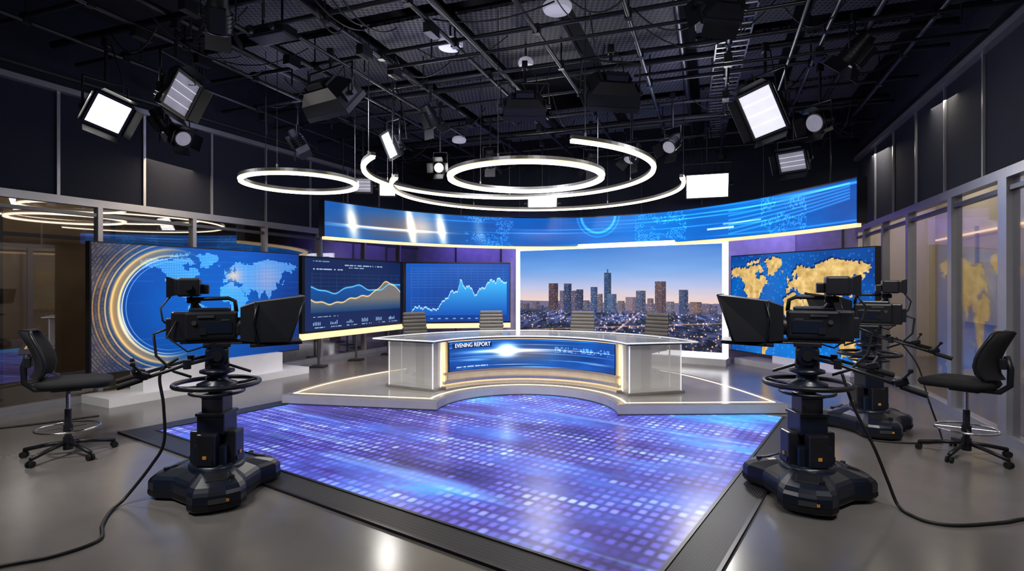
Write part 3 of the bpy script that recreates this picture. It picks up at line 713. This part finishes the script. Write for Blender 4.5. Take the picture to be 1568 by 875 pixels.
def st_legs(b, p0, p1, d, n):
    for t in (.15, .5, .85):
        q = p0+(p1-p0)*t+n*.08; b.cyl((q.x, q.y, 0), (q.x, q.y, .6), .025, M_alud); b.box((q.x, q.y, .015), (.3, .3, .03), M_black2)
flat_screen('chart_video_wall', (-4.17, 10.95), (-2.76, 13.86), .75, 2.28, 360, 240, paint_dash1, stand=st_legs, strip=True, gain=1.15)
flat_screen('chart_video_wall', (-2.72, 13.90), (-.06, 14.32), .75, 2.28, 330, 220, paint_dash2, stand=st_legs, strip=True, gain=1.2)
def st_city(b, p0, p1, d, n):
    w = .11
    b.wallbox(tuple(p0-d*w), tuple(p1+d*w), 2.60, 2.60+w, .10, M_frame_white, off=.03); b.wallbox(tuple(p0-d*w), tuple(p1+d*w), .26-w, .26, .10, M_frame_white, off=.03)
    b.wallbox(tuple(p0-d*w), tuple(p0), .26, 2.60, .10, M_frame_white, off=.03); b.wallbox(tuple(p1), tuple(p1+d*w), .26, 2.60, .10, M_frame_white, off=.03)
    b.wallbox(tuple(p0-d*.1), tuple(p1+d*.1), 0, .14, .5, M_grey, off=.1)
flat_screen('city_skyline_video_wall', (.21, 14.33), (4.48, 11.67), .26, 2.60, 680, 310, paint_city, th=.1, frame=.0, stand=st_city, gain=1.15)
def st_right(b, p0, p1, d, n):
    b.wallbox(tuple(p0+d*.3), tuple(p1-d*.3), 0, .12, .6, M_grey, off=.1); b.wallbox(tuple(p0+d*1.2), tuple(p1-d*.4), .12, .26, .3, M_white, off=.1)
flat_screen('map_video_wall', (4.95, 12.35), (6.12, 9.24), .26, 2.35, 360, 250, paint_mapR, stand=st_right, gain=1.15)

rib = catmull([(-3.66, 10.7), (-2.63, 11.97), (-1.29, 12.95), (.26, 13.5), (1.72, 13.4), (3.20, 12.6), (4.26, 11.3), (4.93, 9.9), (5.31, 8.44)], 12)
ra = np.array(rib); dl = np.r_[0, np.cumsum(np.hypot(*np.diff(ra, axis=0).T))]; dl /= dl[-1]
def ribpos(u): return (np.interp(u, dl, ra[:, 0]), np.interp(u, dl, ra[:, 1]))
root = bpy.data.objects.new('curved_ribbon_screen', None); link(root)
b = B(); N_ = 90; ins = []; outs = []
for i in range(N_):
    u = i/(N_-1); p = Vector(ribpos(u)); q = Vector(ribpos(min(1, u+.004)))-Vector(ribpos(max(0, u-.004))); q.normalize(); nn2 = Vector((-q.y, q.x))
    ins.append(p+nn2*.012); outs.append(p+nn2*.20)
pl = [tuple(v) for v in ins]+[tuple(v) for v in outs[::-1]]
b.prism(pl, 2.66, 3.385, M_black2)
pl2 = [tuple(v-(o-v).normalized()*.01) for v, o in zip(ins, outs)]+[tuple(v*.6+o*.4) for v, o in zip(ins[::-1], outs[::-1])]
b.prism(pl2, 2.605, 2.665, M_goldlit)
for i in range(4, N_, 10):
    o = outs[i]; b.cyl((o.x, o.y, 3.3), (o.x, o.y, 4.74), .012, M_pipe, n=6)
b.make('housing', parent=root)
display('display', ribpos, 2.67, 3.36, 1300, 90, paint_ribbon, root, gain=1.25)

# ------------------------------------------------------------------ ring lights
def arc_light(name, c, r, a0, a1, z, drops, w=.05, hh=.03):
    b = B(); n = 96; full = abs(a1-a0) >= 360
    A = [math.radians(a0+(a1-a0)*i/(n if full else n-1)) for i in range(n)]
    def sec(ri, ro, za, zb, m):
        rings = [[(c[0]+ri*math.cos(a), c[1]+ri*math.sin(a), za), (c[0]+ro*math.cos(a), c[1]+ro*math.sin(a), za), (c[0]+ro*math.cos(a), c[1]+ro*math.sin(a), zb), (c[0]+ri*math.cos(a), c[1]+ri*math.sin(a), zb)] for a in A]
        if full: rings.append(rings[0])
        b.loft(rings, m, cap=not full)
    sec(r-w, r+w, z-hh, z+hh*.5, M_ring); sec(r-w-.010, r+w+.010, z+hh*.2, z+hh*.6, M_warmedge)
    sec(r-w-.006, r+w+.006, z+hh*.6, z+hh*.6+.045, M_alud)
    for a in drops:
        a = math.radians(a); x = c[0]+r*math.cos(a); y = c[1]+r*math.sin(a); b.cyl((x, y, z+.03), (x, y, 5.3), .005, M_pipe, n=5)
        b.cyl((x, y, z+.05), (x, y, z+.11), .014, M_alud, n=8)
    return b.make(name)
arc_light('ring_pendant_light', (-3.09, 8.0), .79, 0, 360, 3.19, (30, 150, 270), .026, .026)
arc_light('ring_pendant_light', (.20, 8.0), 1.10, 0, 360, 3.27, (10, 130, 250), .034, .032)
arc_light('arc_pendant_light', (-.05, 8.5), 2.18, -70, 215, 3.41, (-65, 20, 90, 160, 210), .026, .026)
arc_light('arc_pendant_light', (.39, 9.0), 2.32, -27, 207, 3.26, (-20, 50, 120, 200), .020, .020)

# ------------------------------------------------------------------ studio fixtures
def headmat(pos, aim, roll=0):
    q = (Vector(aim)-Vector(pos)).to_track_quat('-Z', 'Y'); return Matrix.Translation(pos) @ q.to_matrix().to_4x4() @ Matrix.Rotation(math.radians(roll), 4, 'Z')
def soft_panel(pos, aim, w, h, m, power=0, col=(1, .96, .9), top=4.78, deep=.16, doors=True, name='studio_softlight', roll=0, spread=115):
    b = B(); T = headmat(pos, aim, roll)
    b.box((0, 0, .012), (w-.04, h-.04, .016), m, M=T)
    for sx in (-1, 1): b.box((sx*(w/2-.01), 0, .02), (.03, h, .07), M_black, M=T)
    for sy in (-1, 1): b.box((0, sy*(h/2-.01), .02), (w, .03, .07), M_black, M=T)
    for k in range(1, 4): b.box((0, (k/4-.5)*(h-.04), .002), (w-.05, .006, .006), M_panel_mid, M=T)
    r0 = [(-w/2, -h/2, .03), (w/2, -h/2, .03), (w/2, h/2, .03), (-w/2, h/2, .03)]
    r1 = [(x*.92, y*.92, deep*.7) for x, y, z in r0]; r2 = [(x*.62, y*.62, deep*1.15) for x, y, z in r0]
    b.loft([r0, r1, r2], M_black, M=T)
    for k in range(7): b.box(((k-3)*w*.09, 0, deep*1.15+.02), (.01, h*.5, .05), M_black2, M=T)
    b.box((0, -h*.15, deep*1.15+.05), (w*.4, h*.25, .08), M_black2, M=T, bev=.01)
    for sx in (-1, 1): b.box((sx*w*.49, 0, deep*.55), (.03, h*.5, deep*.5), M_black2, M=T, bev=.006)
    if doors:
        for sx in (-1, 1): b.box((sx*(w/2+.05), 0, -.05), (.13, h*.92, .006), M_black, rot=(0, sx*1.0, 0), M=T)
        for sy in (-1, 1): b.box((0, sy*(h/2+.05), -.05), (w*.92, .13, .006), M_black, rot=(-sy*1.0, 0, 0), M=T)
    X = (T.to_3x3() @ Vector((1, 0, 0))); X.z = 0; X.normalize(); c = Vector(pos)+(T.to_3x3() @ Vector((0, 0, deep*.5)))
    zt_ = c.z+h*.5+.17
    a = c+X*(w/2+.04); d_ = c-X*(w/2+.04)
    b.tube([a, Vector((a.x, a.y, zt_)), Vector((d_.x, d_.y, zt_)), d_], .016, M_black2, n=6)
    b.cyl((c.x, c.y, zt_), (c.x, c.y, top), .022, M_black2, n=8); b.box((c.x, c.y, top+.02), (.08, .08, .12), M_black2, bev=.01)
    b.cyl(a-X*.03, a+X*.03, .03, M_black2, n=10); b.cyl(d_-X*.03, d_+X*.03, .03, M_black2, n=10)
    b.tube([c+Vector((.05, .02, .1)), c+Vector((.2, .05, -.1+.2)), c+Vector((.16, .06, .45)), Vector((c.x+.06, c.y, top))], .008, M_cable, n=5)
    o = b.make(name)
    if power:
        f = Vector(pos)+(Vector(aim)-Vector(pos)).normalized()*.03
        light('lamp', 'AREA', f, power, col, o, aim, w*.9, h*.9, spread=spread)
    return o
def fresnel(pos, aim, r=.13, m=M_panel_dim, power=0, top=4.78, name='fresnel_spotlight'):
    b = B(); T = headmat(pos, aim)
    b.lathe([(r*.98, 0), (r, .03), (r, .18), (r*.75, .28), (r*.7, .34)], M_black, M=T, n=20)
    b.lathe([(r*.85, -.012), (r*.85, .002)], m, M=T, n=20)
    for k in range(4): b.lathe([(r*1.05, .06+k*.04), (r*1.05, .075+k*.04)], M_black2, M=T, n=20)
    b.box((0, -r, .15), (r*1.1, .08, .24), M_black, M=T, bev=.01)
    for sx in (-1, 1):
        b.box((sx*(r+.05), 0, -.06), (.15, r*1.8, .006), M_black2, rot=(0, sx*1.0, 0), M=T); b.box((0, sx*(r+.05), -.06), (r*1.8, .15, .006), M_black2, rot=(-sx*1.0, 0, 0), M=T)
    X = (T.to_3x3() @ Vector((1, 0, 0))); X.z = 0; X.normalize(); c = Vector(pos)+(T.to_3x3() @ Vector((0, 0, .13)))
    zt_ = c.z+.26; a = c+X*(r+.03); d_ = c-X*(r+.03)
    b.tube([a, Vector((a.x, a.y, zt_)), Vector((d_.x, d_.y, zt_)), d_], .012, M_black2, n=6); b.cyl((c.x, c.y, zt_), (c.x, c.y, top), .018, M_black2, n=8)
    b.box((c.x, c.y, top+.02), (.07, .07, .11), M_black2)
    o = b.make(name)
    if power: light('lamp', 'SPOT', Vector(pos)+(Vector(aim)-Vector(pos)).normalized()*.25, power, (1, .95, .88), o, aim, .08, spot=50)
    return o
soft_panel((-5.12, 6.95, 3.88), (-2.6, 5.2, 2.2), .44, .42, M_panel_on, 26, roll=14)
soft_panel((-3.92, 6.5, 3.97), (-1.2, 6.0, 2.9), .42, .46, M_panel_dim, roll=10)
fresnel((-4.70, 7.83, 3.80), (-3.0, 6.8, 2.6), .12, M_panel_dim)
soft_panel((-2.36, 7.40, 4.10), (-.6, 10.2, 1.2), .76, .46, M_panel_on, 90, deep=.30, doors=False, spread=100)
soft_panel((.18, 7.80, 4.14), (.2, 9.8, 2.2), .60, .32, M_panel_dim, 0, deep=.24, doors=False)
soft_panel((1.28, 7.30, 4.14), (.8, 10.2, 1.3), .72, .46, M_panel_on, 90, deep=.30, doors=False, spread=100)
soft_panel((-1.90, 8.5, 3.88), (-3.6, 6.2, 2.9), .24, .42, M_panel_mid, doors=False, roll=-12)
fresnel((-1.24, 9.30, 3.70), (-1.6, 4.0, 2.4), .09, M_panel_on)
fresnel((-1.22, 8.6, 4.20), (-.2, 9.8, 2.0), .12)
soft_panel((-2.48, 10.9, 3.62), (-1.8, 6.0, 2.6), .34, .30, M_panel_on, 8, doors=False)
soft_panel((-2.92, 10.7, 3.66), (-2.6, 7.0, 3.2), .36, .30, M_panel_dim, doors=False)
soft_panel((3.24, 7.10, 3.95), (.4, 5.2, 2.2), .50, .62, M_panel_mid, 12, roll=-8)
fresnel((4.28, 7.75, 4.0), (2.6, 6.9, 3.3), .14, M_panel_dim)
soft_panel((4.74, 9.27, 3.80), (2.6, 7.4, 2.4), .46, .36, M_panel_dim)
soft_panel((3.74, 10.5, 3.61), (2.4, 6.5, 1.6), .80, .50, M_panel_on, 25, doors=False)
soft_panel((.66, 11.9, 3.48), (.5, 6.0, 2.2), .66, .30, M_panel_on, 10, doors=False)
soft_panel((2.10, 5.60, 4.50), (1.6, 8.5, 3.2), .42, .34, M_panel_dim)
fresnel((2.55, 8.9, 3.95), (1.4, 7.9, 2.8), .12)
fresnel((2.05, 9.6, 3.9), (1.2, 9.2, 2.4), .11)
fresnel((-3.6, 9.4, 4.05), (-2.0, 9.8, 1.2), .12)
fresnel((3.9, 6.4, 4.3), (2.0, 8.6, 1.2), .13)
fresnel((-.4, 10.4, 3.95), (-.2, 12.0, 1.2), .11)
fresnel((1.5, 10.6, 3.95), (1.2, 12.5, 1.2), .11)
fresnel((-5.4, 8.6, 4.15), (-4.4, 9.4, 2.2), .12)
fresnel((-3.0, 5.6, 4.3), (-4.7, 8.9, .1), .13, M_panel_dim, 130)  # extra spot added to brighten the plinth of the left screen
# fill softlights added overhead, out of frame, to brighten the set
soft_panel((-3.0, 2.0, 4.3), (-.6, 7.0, .3), .9, .7, M_panel_on, 38, spread=100)
soft_panel((1.6, 1.6, 4.3), (1.0, 7.5, .3), .9, .7, M_panel_on, 34, spread=100)
soft_panel((-4.3, 2.6, 4.3), (-4.0, 6.0, 0), .8, .6, M_panel_on, 34, spread=75)
soft_panel((2.9, 2.6, 4.3), (3.6, 6.0, 0), .6, .5, M_panel_on, 22, spread=75)

def dome(x, y, z=4.92, r=.17):
    b = B(); b.lathe([(r*.9, -.06), (r, -.03), (r, .0), (r*.8, .04), (.03, .07)], M_domew, c=(x, y, z)); b.cyl((x, y, z+.05), (x, y, H), .014, M_pipe, n=6); b.make('ceiling_speaker')
dome(-.82, 7.28); dome(.52, 6.3); dome(.20, 7.95, 4.95, .11); dome(-1.12, 11.6, 4.8, .15)
b = B(); b.box((0, 0, 0), (.55, .26, .13), M_black2, bev=.02); b.box((.0, -.14, 0), (.5, .02, .09), M_black); b.cyl((-.18, -.13, 0), (-.18, -.2, 0), .045, M_alud); b.cyl((.15, -.13, 0), (.15, -.19, 0), .04, M_alud)
b.cyl((-.15, 0, .05), (-.15, 0, .9), .015, M_pipe); b.cyl((.15, 0, .05), (.15, 0, .9), .015, M_pipe); b.make('ceiling_projector', loc=(-2.95, 6.75, 4.8), rz=RZ)

# ------------------------------------------------------------------ broadcast camera on pedestal
def broadcast_camera(loc, heading, baserot, cable, cr=.012, name='broadcast_camera'):
    root = bpy.data.objects.new(name, None); link(root); root.location = loc
    b = B()
    pr = []
    for k in range(3):
        a = math.radians(baserot+120*k); c, s_ = math.cos(a), math.sin(a)
        for (r, t) in ((.25, -.21), (.40, -.20), (.47, -.16), (.50, -.06), (.50, .06), (.47, .16), (.40, .20), (.25, .21)):
            pr.append((r*c-t*s_, r*s_+t*c))
    rings = [[(x*sc, y*sc, z) for x, y in pr] for sc, z in ((.98, .025), (1.0, .04), (1.0, .14), (.97, .165), (.90, .19), (.62, .235), (.5, .25))]
    b.loft(rings, M_navy)
    rings = [[(x*1.008, y*1.008, z) for x, y in pr] for z in (.045, .075)]; b.loft(rings, M_rubber, cap=False)
    for k in range(3):
        a = math.radians(baserot+120*k); c, s_ = math.cos(a), math.sin(a)
        for t in (-.07, .07): x, y = .42*c-t*s_, .42*s_+t*c; b.cyl((x-.02*s_, y+.02*c, .032), (x+.02*s_, y-.02*c, .032), .032, M_rubber, n=12)
        T = Matrix.Rotation(a, 4, 'Z'); b.box((.504, 0, .10), (.008, .12, .035), M_alud, M=T); b.box((.33, 0, .22), (.10, .16, .03), M_black, M=T, rot=(0, .35, 0), bev=.008)
        b.cyl((.36, .10, .19), (.36, .10, .235), .02, M_black2, M=T); b.box((.507, .07, .10), (.006, .02, .02), M_orange, M=T)
    b.lathe([(.21, .22), (.21, .26), (.17, .27)], M_navy, n=28)
    b.box((0, 0, .33), (.27, .27, .18), M_navy, bev=.02)
    for sx, sy in ((1, 0), (-1, 0), (0, 1), (0, -1)):
        x, y = sx*.14, sy*.14
        b.box((x, y, .385), (.09 if sx else .15, .15 if sx else .09, .27), M_black2, bev=.015)
        b.box((x*1.05, y*1.05, .30), (.095 if sx else .12, .12 if sx else .095, .04), M_navy)
        b.box((x*1.36, y*1.36, .34), (.006 if sx else .03, .03 if sx else .006, .025), M_orange)
    b.box((0, 0, .58), (.22, .22, .16), M_navy, bev=.015); b.box((0, 0, .66), (.235, .235, .025), M_black2, bev=.006)
    b.box((0, 0, .73), (.17, .17, .18), M_black2, bev=.012); b.box((0, 0, .80), (.185, .185, .02), M_navy, bev=.005)
    b.cyl((0, 0, .8), (0, 0, .98), .065, M_black2, n=20)
    b.lathe([(.09, .86), (.15, .88), (.15, .90), (.08, .93), (.075, .97), (.13, .99), (.13, 1.01), (.06, 1.03)], M_navy)
    b.ring((0, 0, .90), .315, .019, M_black, 56, 10); b.ring((0, 0, .83), .20, .012, M_black2, 40, 8)
    for k in range(4):
        a = math.pi/4+k*math.pi/2; b.tube([(.10*math.cos(a), .10*math.sin(a), .88), (.22*math.cos(a), .22*math.sin(a), .885), (.31*math.cos(a), .31*math.sin(a), .90)], .013, M_black2, n=7)
    b.make('pedestal', parent=root)
    b = B()
    b.cyl((0, 0, 1.02), (0, 0, 1.07), .09, M_black2, n=20); b.box((0, 0, 1.12), (.17, .15, .14), M_black, bev=.025)
    b.cyl((0, -.11, 1.13), (0, .11, 1.13), .075, M_navy, n=24); b.cyl((0, -.125, 1.13), (0, .125, 1.13), .04, M_black2, n=18)
    b.box((0, 0, 1.215), (.20, .16, .04), M_black2, bev=.01); b.box((.05, 0, 1.245), (.62, .12, .024), M_black2, bev=.006)
    for sy, ln, dz in ((1, .60, .16), (-1, .50, .12)):
        p0 = (-.03, sy*.12, 1.12); p1 = (-.22, sy*.17, 1.08); p2 = (-ln, sy*.27, 1.12-dz)
        b.tube([p0, p1, p2], .014, M_black2, n=8)
        v = (Vector(p2)-Vector(p1)).normalized(); b.cyl(Vector(p2)-v*.02, Vector(p2)+v*.14, .022, M_rubber, n=12)
        b.box(tuple(Vector(p2)+Vector((.02, 0, .035))), (.09, .05, .05), M_black, bev=.01, rot=(0, .3, .2*sy))
        b.cyl(Vector(p2)+Vector((.03, 0, .03)), Vector(p2)+Vector((-.03, sy*.05, .12)), .01, M_black2, n=6); b.lathe([(.012, 0), (.02, .01), (.012, .03)], M_black2, c=(p2[0]-.03, p2[1]+sy*.05, p2[2]+.11), n=10)
        b.cyl((-.2, sy*.17, 1.05), (-.2, sy*.17, 1.12), .028, M_black2, n=12)
    b.cyl((-.05, 0, 1.1), (.25, -.02, .98), .012, M_black2, n=6)
    b.box((-.04, 0, 1.375), (.38, .16, .23), M_black, bev=.022); b.box((-.05, 0, 1.495), (.30, .12, .05), M_navy, bev=.015)
    b.box((-.26, 0, 1.37), (.12, .13, .24), M_black2, bev=.015); b.box((-.33, 0, 1.36), (.05, .11, .16), M_black, bev=.01)
    for sy in (-1, 1):
        b.box((.0, sy*.083, 1.36), (.22, .008, .10), M_navy, bev=.003); b.box((.06, sy*.088, 1.42), (.06, .006, .012), M_alud)
        b.box((-.1, sy*.088, 1.33), (.05, .006, .05), M_black2); b.cyl((-.16, sy*.078, 1.40), (-.16, sy*.095, 1.40), .018, M_alud)
        b.box((-.08, sy*.088, 1.45), (.12, .006, .02), M_alud)
    b.tube([(-.18, 0, 1.50), (-.17, 0, 1.57), (-.12, 0, 1.59), (.08, 0, 1.595), (.13, 0, 1.57), (.14, 0, 1.48)], .017, M_black, n=8)
    b.box((.02, 0, 1.598), (.10, .03, .02), M_black2, bev=.006)
    b.cyl((-.12, .03, 1.50), (-.20, .06, 1.60), .02, M_black2, n=8); b.box((-.17, .05, 1.58), (.10, .06, .05), M_black2, bev=.01)
    b.box((-.20, .06, 1.685), (.16, .25, .15), M_black, bev=.018); b.box((-.29, .06, 1.685), (.03, .22, .125), M_black2, bev=.006)
    b.loft([[(-.30, -.05, 1.62), (-.30, .17, 1.62), (-.30, .17, 1.75), (-.30, -.05, 1.75)], [(-.35, -.07, 1.605), (-.35, .19, 1.605), (-.35, .19, 1.77), (-.35, -.07, 1.77)]], M_black, cap=False)
    b.box((-.09, .06, 1.67), (.06, .12, .08), M_black2, bev=.01); b.cyl((-.2, -.07, 1.69), (-.2, -.10, 1.69), .03, M_black2)
    b.cyl((.14, 0, 1.36), (.28, 0, 1.36), .075, M_black, r1=.085, n=24); b.cyl((.28, 0, 1.36), (.32, 0, 1.36), .09, M_black2, n=24); b.cyl((.32, 0, 1.36), (.323, 0, 1.36), .078, M_lens, n=24)
    b.box((.19, -.09, 1.34), (.10, .05, .09), M_black2, bev=.012)
    # teleprompter hood: a shroud flaring forward, open front
    def rect(x, w, z0, z1, sk=0): return [(x+sk, -w, z0), (x+sk, w, z0), (x, w, z1), (x, -w, z1)]
    R = [rect(.17, .14, 1.25, 1.52), rect(.28, .18, 1.235, 1.56), rect(.655, .26, 1.235, 1.61, -.12)]
    b.loft(R, M_black, cap=False)
    Rn = [rect(.175, .13, 1.26, 1.51), rect(.28, .17, 1.245, 1.55), rect(.654, .25, 1.245, 1.60, -.12)]
    b.loft(Rn, M_rubber, cap=False); b.add(rect(.17, .14, 1.25, 1.52), [(0, 1, 2, 3)], M_black)
    b.tube(R[-1]+[R[-1][0]], .008, M_black2, n=6); b.tube(R[1]+[R[1][0]], .006, M_black2, n=6)
    b.add([(.34, -.18, 1.25), (.34, .18, 1.25), (.50, .21, 1.55), (.50, -.21, 1.55)][::-1], [(0, 1, 2, 3)], M_lens)
    b.box((.44, 0, 1.215), (.40, .36, .03), M_black2, bev=.008, rot=(0, -.03, 0)); b.box((.26, 0, 1.235), (.26, .05, .02), M_alud)
    for sy in (-1, 1): b.cyl((.05, sy*.05, 1.225), (.50, sy*.05, 1.22), .009, M_alud, n=8); b.tube([(.30, sy*.195, 1.22), (.26, sy*.195, 1.4), (.30, sy*.19, 1.55)], .008, M_black2, n=6)
    b.tube([(-.34, 0, 1.36), (-.44, -.02, 1.32), (-.42, -.04, 1.15), (-.30, -.05, 1.02), (-.18, -.06, .97)], .011, M_cable, n=7)
    b.tube([(-.30, .06, 1.66), (-.40, .04, 1.52), (-.38, 0, 1.42), (-.34, .02, 1.38)], .008, M_cable, n=6)
    b.tube([(-.28, -.07, 1.42), (-.34, -.12, 1.30), (-.2, -.13, 1.18), (0, -.1, 1.24)], .007, M_cable, n=6)
    b.make('camera_head', rz=heading, parent=root)
    c = catmull([Vector(p)-Vector(loc) for p in cable], 10); b = B(); b.tube(c, cr, M_cable, n=8); b.make('cable', parent=root)
    return root
broadcast_camera((-2.42, 4.50, 0), math.radians(26), -62,
    [(-2.66, 4.36, 1.12), (-2.78, 4.33, 1.0), (-2.76, 4.34, .75), (-2.77, 4.36, .45), (-2.86, 4.34, .27), (-3.0, 4.25, .05), (-3.0, 4.1, .013), (-2.88, 3.85, .013), (-2.74, 3.63, .013), (-2.85, 3.42, .013), (-3.07, 3.29, .013), (-3.7, 2.9, .013)])
broadcast_camera((2.38, 4.42, .012), math.radians(154), -118,
    [(2.62, 4.35, 1.0), (2.68, 4.3, .75), (2.80, 4.24, .45), (2.88, 4.2, .2), (2.93, 4.16, .03), (2.93, 4.02, .013), (2.98, 3.90, .013), (3.15, 3.85, .013), (3.5, 3.90, .013), (3.75, 3.96, .013), (4.15, 3.9, .013)])
broadcast_camera((4.20, 6.45, 0), math.radians(150), -105,
    [(4.45, 6.35, 1.1), (4.62, 6.25, .8), (4.68, 6.15, .4), (4.70, 6.0, .05), (4.6, 5.9, .010), (4.2, 5.88, .010), (3.9, 6.0, .010)], .009)
b = B(); b.tube(catmull([Vector(p) for p in ((-7.0, 5.9, .011), (-5.9, 6.6, .011), (-5.35, 7.1, .011))], 10), .011, M_cable, n=8); b.make('floor_cable')

# ------------------------------------------------------------------ chairs
def star_base(b, R, m, zc=.06):
    for k in range(5):
        a = 2*math.pi*k/5+.3; c, s_ = math.cos(a), math.sin(a)
        b.tube([(.03*c, .03*s_, zc+.07), (R*.5*c, R*.5*s_, zc+.05), (R*c, R*s_, zc+.015)], .019, m, n=8)
        for t in (-.018, .018): b.cyl((R*c-(t-.009)*s_, R*s_+(t-.009)*c, .03), (R*c-(t+.009)*s_, R*s_+(t+.009)*c, .03), .03, M_rubber, n=14)
        b.cyl((R*c, R*s_, .03), (R*c, R*s_, zc+.025), .011, m, n=8)
    b.cyl((0, 0, zc), (0, 0, zc+.12), .04, m, n=16)
def drafting_chair(loc, rz):
    b = B(); star_base(b, .37, M_black)
    b.cyl((0, 0, .15), (0, 0, .45), .028, M_black2); b.cyl((0, 0, .42), (0, 0, .66), .018, M_chrome)
    b.ring((0, 0, .27), .25, .011, M_chrome, 44, 8)
    for k in range(4): a = k*math.pi/2+.4; b.cyl((.03*math.cos(a), .03*math.sin(a), .27), (.25*math.cos(a), .25*math.sin(a), .27), .008, M_chrome, n=8)
    b.cyl((0, 0, .24), (0, 0, .30), .04, M_black)
    b.box((0, 0, .655), (.24, .16, .05), M_black, bev=.012)
    b.cyl((.02, -.1, .66), (.05, -.27, .65), .008, M_black2); b.box((.05, -.28, .65), (.03, .05, .015), M_black)
    def ell(z, sx, sy, ox=0.06): return [(ox+sx*math.copysign(abs(math.cos(t))**.55, math.cos(t)), sy*math.copysign(abs(math.sin(t))**.55, math.sin(t)), z-.02*max(0, math.cos(t))**3) for t in np.linspace(0, 2*math.pi, 36, endpoint=False)]
    b.loft([ell(.665, .22, .20), ell(.68, .28, .25), ell(.715, .30, .265), ell(.745, .29, .255), ell(.758, .22, .2)], M_fabric, smooth=True)
    b.tube([(-.08, 0, .655), (-.25, 0, .66), (-.325, 0, .73), (-.33, 0, .88), (-.30, 0, 1.0)], .026, M_black, n=10)
    rows = [(.78, .17, -.25), (.83, .205, -.215), (.90, .225, -.205), (.98, .225, -.22), (1.06, .215, -.25), (1.14, .195, -.29), (1.20, .17, -.32), (1.22, .12, -.33)]
    rings = []
    for z, w, x in rows:
        f_ = [(x+.09*(abs(y)/w)**2*1.0, y, z) for y in np.linspace(-w, w, 13)]; k_ = [(px-.04, py, pz) for px, py, pz in f_[::-1]]
        rings.append(f_+k_)
    b.loft(rings, M_fabric, smooth=True)
    fl = [r[0] for r in rings]+[rings[-1][6]]+[r[12] for r in rings[::-1]]; b.tube([(x-.018, y, z) for x, y, z in fl], .016, M_black, n=7, closed=True)
    b.box((-.29, 0, .93), (.05, .16, .10), M_black, bev=.01)
    return b.make('drafting_chair', loc=loc, rz=rz, scale=1.03)
drafting_chair((-4.44, 5.48, 0), math.radians(30))
drafting_chair((4.52, 5.45, 0), math.radians(122))
def anchor_chair(loc, rz):
    b = B(); star_base(b, .27, M_chrome); b.cyl((0, 0, .15), (0, 0, .42), .025, M_chrome)
    b.box((0, 0, .43), (.26, .2, .04), M_black2); b.box((0, 0, .475), (.48, .48, .06), M_leather, bev=.025)
    for k in range(9):
        z = .52+k*.065; x = -.24-.012*k+.004*(k-4)**2*.3; w = .235-.012*abs(k-4)*.4
        b.box((x, 0, z), (.055, w*2, .058), M_leather, bev=.018, rot=(0, -.12, 0))
    b.box((-.275, 0, .76), (.025, .44, .5), M_black2, rot=(0, -.18, 0), bev=.008)
    for sy in (-1, 1): b.tube([(-.26, sy*.24, .66), (-.05, sy*.265, .68), (.16, sy*.265, .67), (.19, sy*.26, .60), (.05, sy*.25, .44)], .014, M_chrome, n=8)
    return b.make('anchor_chair', loc=loc, rz=rz)
for th in (-43, -16.5, 14.5, 40):
    x, y = P(2.92, th); v = Cd-Vector((x, y)); anchor_chair((x, y, .153), math.atan2(v.y, v.x))

# ------------------------------------------------------------------ accent lighting
for s in (1.6, 3.0, 7.6, 9.4):
    p = BW(s); light('wall_wash_lamp', 'AREA', (p[0]-.3, p[1]-.75, 3.35), 18, (.30, .22, 1.0), aim=(p[0], p[1], 1.6), size=.9, size_y=.15)
light('floor_accent_lamp', 'SPOT', (3.6, 9.6, 4.5), 240, (.38, .36, 1.0), aim=(4.4, 8.8, 0), size=.15, spot=70)
light('floor_accent_lamp', 'SPOT', (-3.6, 9.6, 4.4), 150, (.50, .55, 1.0), aim=(-4.0, 8.9, 0), size=.15, spot=70)
light('ceiling_fill_point', 'POINT', (-1.0, 7.5, 4.45), 17, (.70, .72, 1.0), size=.4)  # added bare points that lift the ceiling panels, no fixture here
light('ceiling_fill_point', 'POINT', (2.8, 8.8, 4.45), 14, (.70, .72, 1.0), size=.4)
light('ceiling_fill_point', 'POINT', (-3.8, 9.2, 4.45), 12, (.70, .72, 1.0), size=.4)

w = bpy.data.worlds.new('studio_ambient'); scene.world = w; w.use_nodes = True
w.node_tree.nodes['Background'].inputs[0].default_value = (.04, .045, .08, 1); w.node_tree.nodes['Background'].inputs[1].default_value = .5

cam = bpy.data.cameras.new('camera'); cam.sensor_width = 36; cam.lens = 839/1568*36; cam.clip_start = .05
co = bpy.data.objects.new('camera', cam); co.location = (0, 0, 1.7); co.rotation_euler = (math.radians(90), 0, 0); link(co)
scene.camera = co
